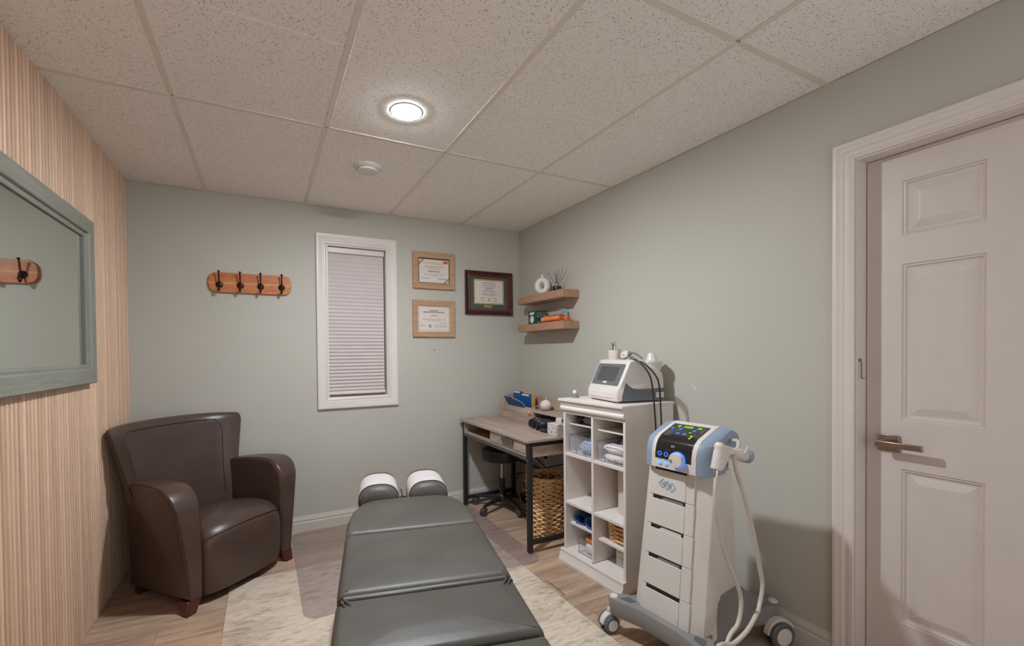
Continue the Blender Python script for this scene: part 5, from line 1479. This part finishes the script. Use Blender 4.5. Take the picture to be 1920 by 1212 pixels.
# emblem on the top drawer: three linked diamond outlines with letters B, T, L
def onfront(x, z, d=-0.0006):
    f = fy(z); sl_ = math.atan2(0.069, 0.625)
    return Matrix.Translation((x, f + d, z)) @ Matrix.Rotation(R(90) - sl_, 4, 'X')
em = MB()
for q, (ex, ez) in enumerate(((-0.040, 0.706), (-0.018, 0.702), (0.004, 0.698))):
    rs = []
    for k in range(4):
        a = math.pi / 2 * k
        rs.append([(ex + rr_ * math.cos(a) * 0.92, fy(ez + rr_ * math.sin(a)) + d, ez + rr_ * math.sin(a)) for rr_, d in ((0.0155, -0.0008), (0.0205, -0.0008), (0.0205, 0.001), (0.0155, 0.001))])
    em.loft(rs, False, True, True)
em.build('diamond_emblem', M['logo_blue'], tr, smooth=False)
for ch_, (ex, ez) in zip('BTL', ((-0.040, 0.706), (-0.018, 0.702), (0.004, 0.698))):
    text_part('emblem_letter', ch_, 0.017, M['logo_blue'], tr, onfront(ex, ez))
# control head
HDZ = -0.011
hp_ = [(-0.207, 0.790), (-0.205, 0.850), (-0.198, 0.882), (-0.184, 0.906), (-0.160, 0.924), (-0.060, 0.962), (-0.030, 0.968), (0.000, 0.962), (0.018, 0.945), (0.022, 0.92), (0.022, 0.790)]
hp_ = [(a, b + HDZ) for a, b in hp_]
MB().loft([[(x_, a, b) for a, b in hp_] for x_ in (-0.100, 0.100)]).build('head_shell', M['white_plastic'], tr, angle=20)
# black glass panel wrapping over the bend
def arcp(s):
    seg = [(Vector(hp_[i]), Vector(hp_[i + 1])) for i in range(0, 8)]
    for a, b in seg:
        L = (b - a).length
        if s <= L: 
            d = (b - a) / L; n_ = Vector((-d.y, d.x)); return a + d * s, n_
        s -= L
    d = (b - a).normalized(); return b, Vector((-d.y, d.x))
S0, S1 = 0.040, 0.252
rs = []
for k in range(25):
    p, n_ = arcp(S0 + (S1 - S0) * k / 24)
    rs.append([(-0.082, p.x + n_.x * 0.0015, p.y + n_.y * 0.0015), (0.080, p.x + n_.x * 0.0015, p.y + n_.y * 0.0015), (0.080, p.x - n_.x * 0.001, p.y - n_.y * 0.001), (-0.082, p.x - n_.x * 0.001, p.y - n_.y * 0.001)])
MB().loft(rs).build('control_panel', M['gloss_black'], tr, angle=40)
def onpanel(x, s, d=0.002):
    p, n_ = arcp(s); n3 = Vector((0, n_.x, n_.y)); x3 = Vector((1, 0, 0)); y3 = n3.cross(x3)
    mm = Matrix.Identity(4)
    for i in range(3): mm[i][0] = x3[i]; mm[i][1] = y3[i]; mm[i][2] = n3[i]; mm[i][3] = (x, p.x + n_.x * d, p.y + n_.y * d)[i]
    return mm
def seven(ch_):
    segs = {'0': 'abcdef', '1': 'bc', '2': 'abged', '5': 'afgcd'}[ch_]
    w, h, t = 0.0055, 0.0062, 0.0016
    pos = {'a': (0, h, w, t), 'g': (0, 0, w, t), 'd': (0, -h, w, t), 'b': (w / 2, h / 2, t, h), 'c': (w / 2, -h / 2, t, h), 'f': (-w / 2, h / 2, t, h), 'e': (-w / 2, -h / 2, t, h)}
    return [pos[s] for s in segs]
for txt, x0 in (('10', -0.050), ('2000', -0.006), ('25', 0.045)):
    mb = MB()
    for q, c_ in enumerate(txt):
        mm = onpanel(x0 + 0.0105 * (q - (len(txt) - 1) / 2), 0.232)
        for (cx_, cy_, w, h) in seven(c_):
            vs_ = []
            for dz_ in (0.0, 0.0006):
                vs_.append([mm @ Vector((cx_ + sx * w / 2 + (cy_) * 0.10, cy_ + sy * h / 2, dz_)) for sx, sy in ((-1, -1), (1, -1), (1, 1), (-1, 1))])
            mb.loft(vs_)
    mb.build('display_digits', M['led_green'], tr, smooth=False)
def ring_on(x, s, r0, r1, mat, name, h=0.001):
    mm = onpanel(x, s)
    n_ = 24
    rs_ = [[mm @ Vector((r * math.cos(2 * math.pi * i / n_), r * math.sin(2 * math.pi * i / n_), z)) for i in range(n_)] for r, z in ((r0, 0), (r1, 0), (r1, h), (r0, h))]
    return MB().loft(rs_, False, True, True).build(name, mat, tr)
for x_, s in ((-0.064, 0.208), (-0.028, 0.208), (0.034, 0.208), (-0.020, 0.172), (0.010, 0.172)):
    ring_on(x_, s, 0.0040, 0.0066, M['led_blue'], 'lit_button')
for x_ in (-0.060, -0.030): ring_on(x_, 0.060, 0.0068, 0.0094, M['led_blue'], 'lit_button')
for x_ in (-0.060, -0.030):
    mm = onpanel(x_, 0.022)
    MB().lathe([(0.0090, 0.0), (0.0090, 0.003), (0.0072, 0.0042), (0.001, 0.0042)], (x_, arcp(0.022)[0].x, arcp(0.022)[0].y), 20, (0, -1, 0)).build('lit_push_button', M['led_pale'], tr)
mb = MB()
for x_ in (-0.060, -0.030):
    mm = onpanel(x_, 0.040, 0.0002); 
    mb.box(x_ - 0.008, x_ + 0.008, mm.translation.y - 0.0006, mm.translation.y + 0.0003, 0.8235 + HDZ, 0.8255 + HDZ)
stuff(mb.build('button_print', M['ink'], tr, smooth=False))
# printed columns and bars on the panel
mb = MB()
def strip(mb, x0, x1, s0_, s1_):
    a = onpanel(0, s0_, 0.0018).translation; b = onpanel(0, s1_, 0.0018).translation; n_ = arcp((s0_ + s1_) / 2)[1]; up = Vector((0, n_.x, n_.y)) * 0.0004
    mb.loft([[Vector((x0, a.y, a.z)), Vector((x1, a.y, a.z)), Vector((x1, b.y, b.z)), Vector((x0, b.y, b.z))], [Vector((x0, a.y, a.z)) + up, Vector((x1, a.y, a.z)) + up, Vector((x1, b.y, b.z)) + up, Vector((x0, b.y, b.z)) + up]])
for k in range(8): strip(mb, -0.072 + 0.002 * (k % 2), -0.072 + 0.036 - 0.006 * ((k * 3) % 4), 0.148 + 0.0055 * k, 0.150 + 0.0055 * k)
for k in range(6): strip(mb, -0.046, -0.046 + 0.022 - 0.004 * ((k * 2) % 3), 0.170 + 0.0055 * k, 0.172 + 0.0055 * k) if k > 3 else None
strip(mb, 0.066, 0.069, 0.195, 0.235); strip(mb, 0.052, 0.055, 0.165, 0.180)
stuff(mb.build('panel_print', M['grey_plastic'], tr, smooth=False))
mb = MB(); strip(mb, 0.042, 0.050, 0.145, 0.168); mb.build('level_bar', M['led_green'], tr, smooth=False)
mb = MB(); strip(mb, 0.020, 0.030, 0.189, 0.193); mb.build('small_digits', M['led_green'], tr, smooth=False)
text_part('panel_letters', 'BTL', 0.010, M['white_card'], tr, onpanel(-0.004, 0.096))
# rotary knob with a lit ring
ky, kz = -0.2060, 0.838 + HDZ
MB().lathe([(0.0300, 0.0), (0.0328, 0.0), (0.0328, 0.006), (0.0300, 0.006)], (0.024, ky, kz), 36, (0, -1, 0.03), cap=False).build('knob_light_ring', M['led_blue'], tr)
kn = MB().lathe([(0.0295, 0.0), (0.0297, 0.019), (0.0280, 0.0225), (0.001, 0.0235)], (0.024, ky, kz), 36, (0, -1, 0.03)).build('rotary_knob', M['white_plastic'], tr)
MB().lathe([(0.0065, 0.0), (0.0060, 0.0012), (0.001, 0.0004)], (0.006, ky - 0.0236, kz - 0.005), 16, (0, -1, 0.03)).build('finger_dimple', M['base_grey'], kn)
# pale blue cheeks, each with an open grip at the back
for s_ in (-1, 1):
    sh = [(-0.206, 0.790), (-0.204, 0.850), (-0.197, 0.882), (-0.183, 0.906), (-0.159, 0.9235), (-0.060, 0.9615), (-0.020, 0.966), (0.016, 0.950), (0.030, 0.918), (0.026, 0.884), (0.010, 0.868), (-0.020, 0.872), (-0.060, 0.892), (-0.100, 0.862), (-0.112, 0.790)]
    sh = [(a, b + HDZ) for a, b in sh]
    def shr(fr_, dn): return [(a + (fr_ if a < -0.13 else fr_ * max(0.0, (-0.02 - a) / 0.11)), b - (dn if b > 0.90 else 0)) for a, b in sh]
    o_ = MB().loft([[(s_ * xx_, a, b) for a, b in shr(fr_, dn)] for xx_, fr_, dn in ((0.1004, 0.0, 0.0), (0.122, 0.004, 0.001), (0.137, 0.014, 0.004), (0.145, 0.026, 0.008), (0.148, 0.040, 0.014))])
    o_.build('side_cheek', M['blue_plastic'], tr, angle=25)
    bx('grip_recess', M['slate_plastic'], tr, s_ * 0.1004 if s_ > 0 else s_ * 0.110, s_ * 0.110 if s_ > 0 else s_ * 0.1004, -0.111, 0.013, 0.795 + HDZ, 0.889 + HDZ)
for o_ in tr.children:
    if o_.name.split('.')[0] in ('head_shell', 'control_panel', 'display_digits', 'lit_button', 'lit_push_button', 'button_print', 'panel_print', 'level_bar', 'small_digits', 'panel_letters', 'knob_light_ring', 'rotary_knob', 'side_cheek', 'grip_recess'):
        o_.location.x += 0.021
# wire hook that carries the handpiece
MB().tube([(0.118, -0.110, 0.858), (0.205, -0.125, 0.866), (0.262, -0.135, 0.882), (0.268, -0.110, 0.902), (0.255, -0.085, 0.900), (0.262, -0.070, 0.862), (0.240, -0.075, 0.842), (0.208, -0.090, 0.848), (0.120, -0.080, 0.852)], 0.0042, 8, smooth=5).build('wire_hook', M['cable_beige'], tr)
# base with four arms
bo_ = [(-0.246, -0.276), (-0.240, -0.298), (-0.222, -0.310), (-0.200, -0.308), (-0.090, -0.282), (0.090, -0.282), (0.200, -0.308), (0.222, -0.310), (0.240, -0.298), (0.246, -0.276), (0.236, -0.255), (0.172, -0.200), (0.150, -0.10), (0.150, 0.06), (0.205, 0.225), (0.216, 0.262), (0.206, 0.288), (0.182, 0.298), (0.158, 0.290), (0.10, 0.225), (-0.10, 0.225), (-0.158, 0.290), (-0.182, 0.298), (-0.206, 0.288), (-0.216, 0.262), (-0.205, 0.225), (-0.150, 0.06), (-0.150, -0.10), (-0.172, -0.200), (-0.236, -0.255)]
bm_ = MB()
def ring_at(z, k): return [(a * k, b * k - 0.003 * (1 - k) * 10, z) for a, b in bo_]
bm_.loft([ring_at(0.088, 0.97), ring_at(0.096, 0.99), ring_at(0.155, 1.0), ring_at(0.163, 0.985)])
base = bm_.build('base_frame', M['base_grey'], tr, angle=35)
bm_ = MB()
hs_ = [(-0.205, 0.10), (0.235, 0.10), (0.262, 0.165), (0.215, 0.185), (0.120, 0.235), (0.070, 0.275), (-0.165, 0.292), (-0.200, 0.270)]
bm_.loft([[(x_ * (1.10 if a > 0.15 else 1.0), a, b) for a, b in hs_] for x_ in (-0.158, 0.158)])
bm_.build('base_housing', M['base_grey'], tr, bevel=0.006, seg=3)
for (x_, y_) in ((-0.222, -0.284), (0.222, -0.284), (0.186, 0.270), (-0.186, 0.270)):
    MB().lathe([(0.019, 0.160), (0.019, 0.166), (0.016, 0.170), (0.001, 0.171)], (x_, y_, 0), 20).build('arm_cap', M['white_plastic'], tr)
for s_ in (-1, 1):
    MB().loft([[(s_ * a, b, z) for a, b in ((0.200, -0.276), (0.150, -0.268), (0.135, -0.240), (0.178, -0.232))] for z in (0.1560, 0.1640)]).build('arm_recess_shade', M['base_shade'], tr, smooth=False)  # flat dark plate on the arm; its colour paints the shade of a recess
def caster_(x_, y_, rz_, r):
    c = Matrix.Translation((x_, y_, 0)) @ Matrix.Rotation(R(rz_), 4, 'Z')
    fk = MB()
    fk.loft([[c @ Vector((q, (r + 0.010) * math.cos(t) + 0.006, r + (r + 0.010) * math.sin(t))) for t in (R(-20 + 20 * k) for k in range(11))] + [c @ Vector((q, (r - 0.012) * math.cos(t) + 0.006, r + (r - 0.012) * math.sin(t))) for t in (R(180 - 20 * k) for k in range(11))] for q in (-0.014, 0.014)])
    fk.cyl(c @ Vector((0, 0.006, 2 * r - 0.008)), c @ Vector((0, 0.006, max(0.100, 2 * r + 0.004))), 0.012, n=14)
    f_ = fk.build('caster_fork', M['white_plastic'], tr, bevel=0.002)
    for s_ in (-1, 1):
        d = (c.to_3x3() @ Vector((s_, 0, 0)))
        MB().lathe([(0.010, 0.0), (r - 0.003, 0.0), (r, 0.004), (r, 0.014), (r - 0.006, 0.019), (r * 0.68, 0.0195), (0.001, 0.018)], c @ Vector((s_ * 0.0155, 0, r)), 30, d).build('wheel', M['wheel_rubber'], tr, angle=30)
        MB().lathe([(r * 0.66, 0.0), (r * 0.62, 0.0025), (0.001, 0.0035)], c @ Vector((s_ * 0.0345, 0, r)), 28, d).build('hub_cap', M['white_plastic'], tr)
caster_(-0.246, -0.292, -14, 0.037)
caster_(0.240, -0.292, 10, 0.037)
caster_(0.222, 0.232, -22, 0.056)
caster_(-0.215, 0.235, -10, 0.056)

# handpiece hanging on the right cheek, with its cable
hpz = thing('therapy_handpiece', 'white pistol grip handpiece with a pale blue tip hanging on the trolley', 'handpiece', TO, R(TRZ))
MB().lathe([(0.001, -0.012), (0.012, -0.010), (0.0175, -0.002), (0.0185, 0.006), (0.0165, 0.014), (0.0175, 0.020), (0.0195, 0.072), (0.0200, 0.086), (0.016, 0.090), (0.001, 0.090)], (0.238, -0.246, 0.925), 22, (0.0, -0.26, -0.965)).build('grip', M['white_plastic'], hpz)
MB().lathe([(0.008, 0.0), (0.009, 0.012), (0.0065, 0.014), (0.0065, 0.026)], (0.238, -0.2695, 0.838), 14, (0.0, -0.15, -0.99)).build('cable_collar', M['chrome'], hpz)
MB().prism([(-0.250, 0.932), (-0.175, 0.912), (-0.165, 0.890), (-0.205, 0.862), (-0.235, 0.835), (-0.262, 0.842)], 0.229, 0.247, lambda a, b, t: (t, a, b)).build('grip_web', M['white_plastic'], hpz, bevel=0.004)
MB().lathe([(0.012, -0.03), (0.017, 0.0), (0.021, 0.04), (0.023, 0.085), (0.020, 0.090)], (0.240, -0.180, 0.893), 22, (0.10, 0.95, -0.26)).build('barrel', M['white_plastic'], hpz)
MB().lathe([(0.021, 0.0), (0.026, 0.004), (0.026, 0.018), (0.022, 0.024), (0.012, 0.030), (0.001, 0.031)], (0.2495, -0.0930, 0.8690), 24, (0.10, 0.95, -0.26)).build('blue_tip', M['blue_plastic'], hpz)
inv = tmat.inverted()
def loc_(ps_): return [inv @ Vector(p) for p in ps_]
MB().tube(loc_([(-0.607, -2.334, 0.815), (-0.622, -2.340, 0.748), (-0.612, -2.340, 0.647), (-0.571, -2.345, 0.521), (-0.500, -2.345, 0.390), (-0.482, -2.345, 0.317), (-0.510, -2.350, 0.255), (-0.575, -2.362, 0.235), (-0.640, -2.375, 0.160), (-0.660, -2.40, 0.060), (-0.690, -2.43, 0.0155), (-0.76, -2.50, 0.0155)]), 0.0076, 10, smooth=6).build('cable', M['cable_beige'], hpz)
tag(MB().tube([tmat @ Vector((0.120, -0.030, 0.885)), tmat @ Vector((0.190, -0.050, 0.912)), tmat @ Vector((0.222, -0.085, 0.905)), (-0.530, -2.352, 0.870), (-0.502, -2.362, 0.756), (-0.442, -2.362, 0.606), (-0.392, -2.362, 0.433), (-0.380, -2.362, 0.368), (-0.402, -2.364, 0.305), (-0.450, -2.385, 0.300), (-0.521, -2.392, 0.258), (-0.605, -2.394, 0.236), (-0.660, -2.394, 0.252), (-0.690, -2.396, 0.240), (-0.700, -2.41, 0.15), (-0.690, -2.44, 0.05), (-0.72, -2.48, 0.0155)], 0.0074, 10, smooth=6).build('trolley_cable', M['cable_beige']), 'long beige cable hanging in a wide loop at the right side of the trolley', 'cable')
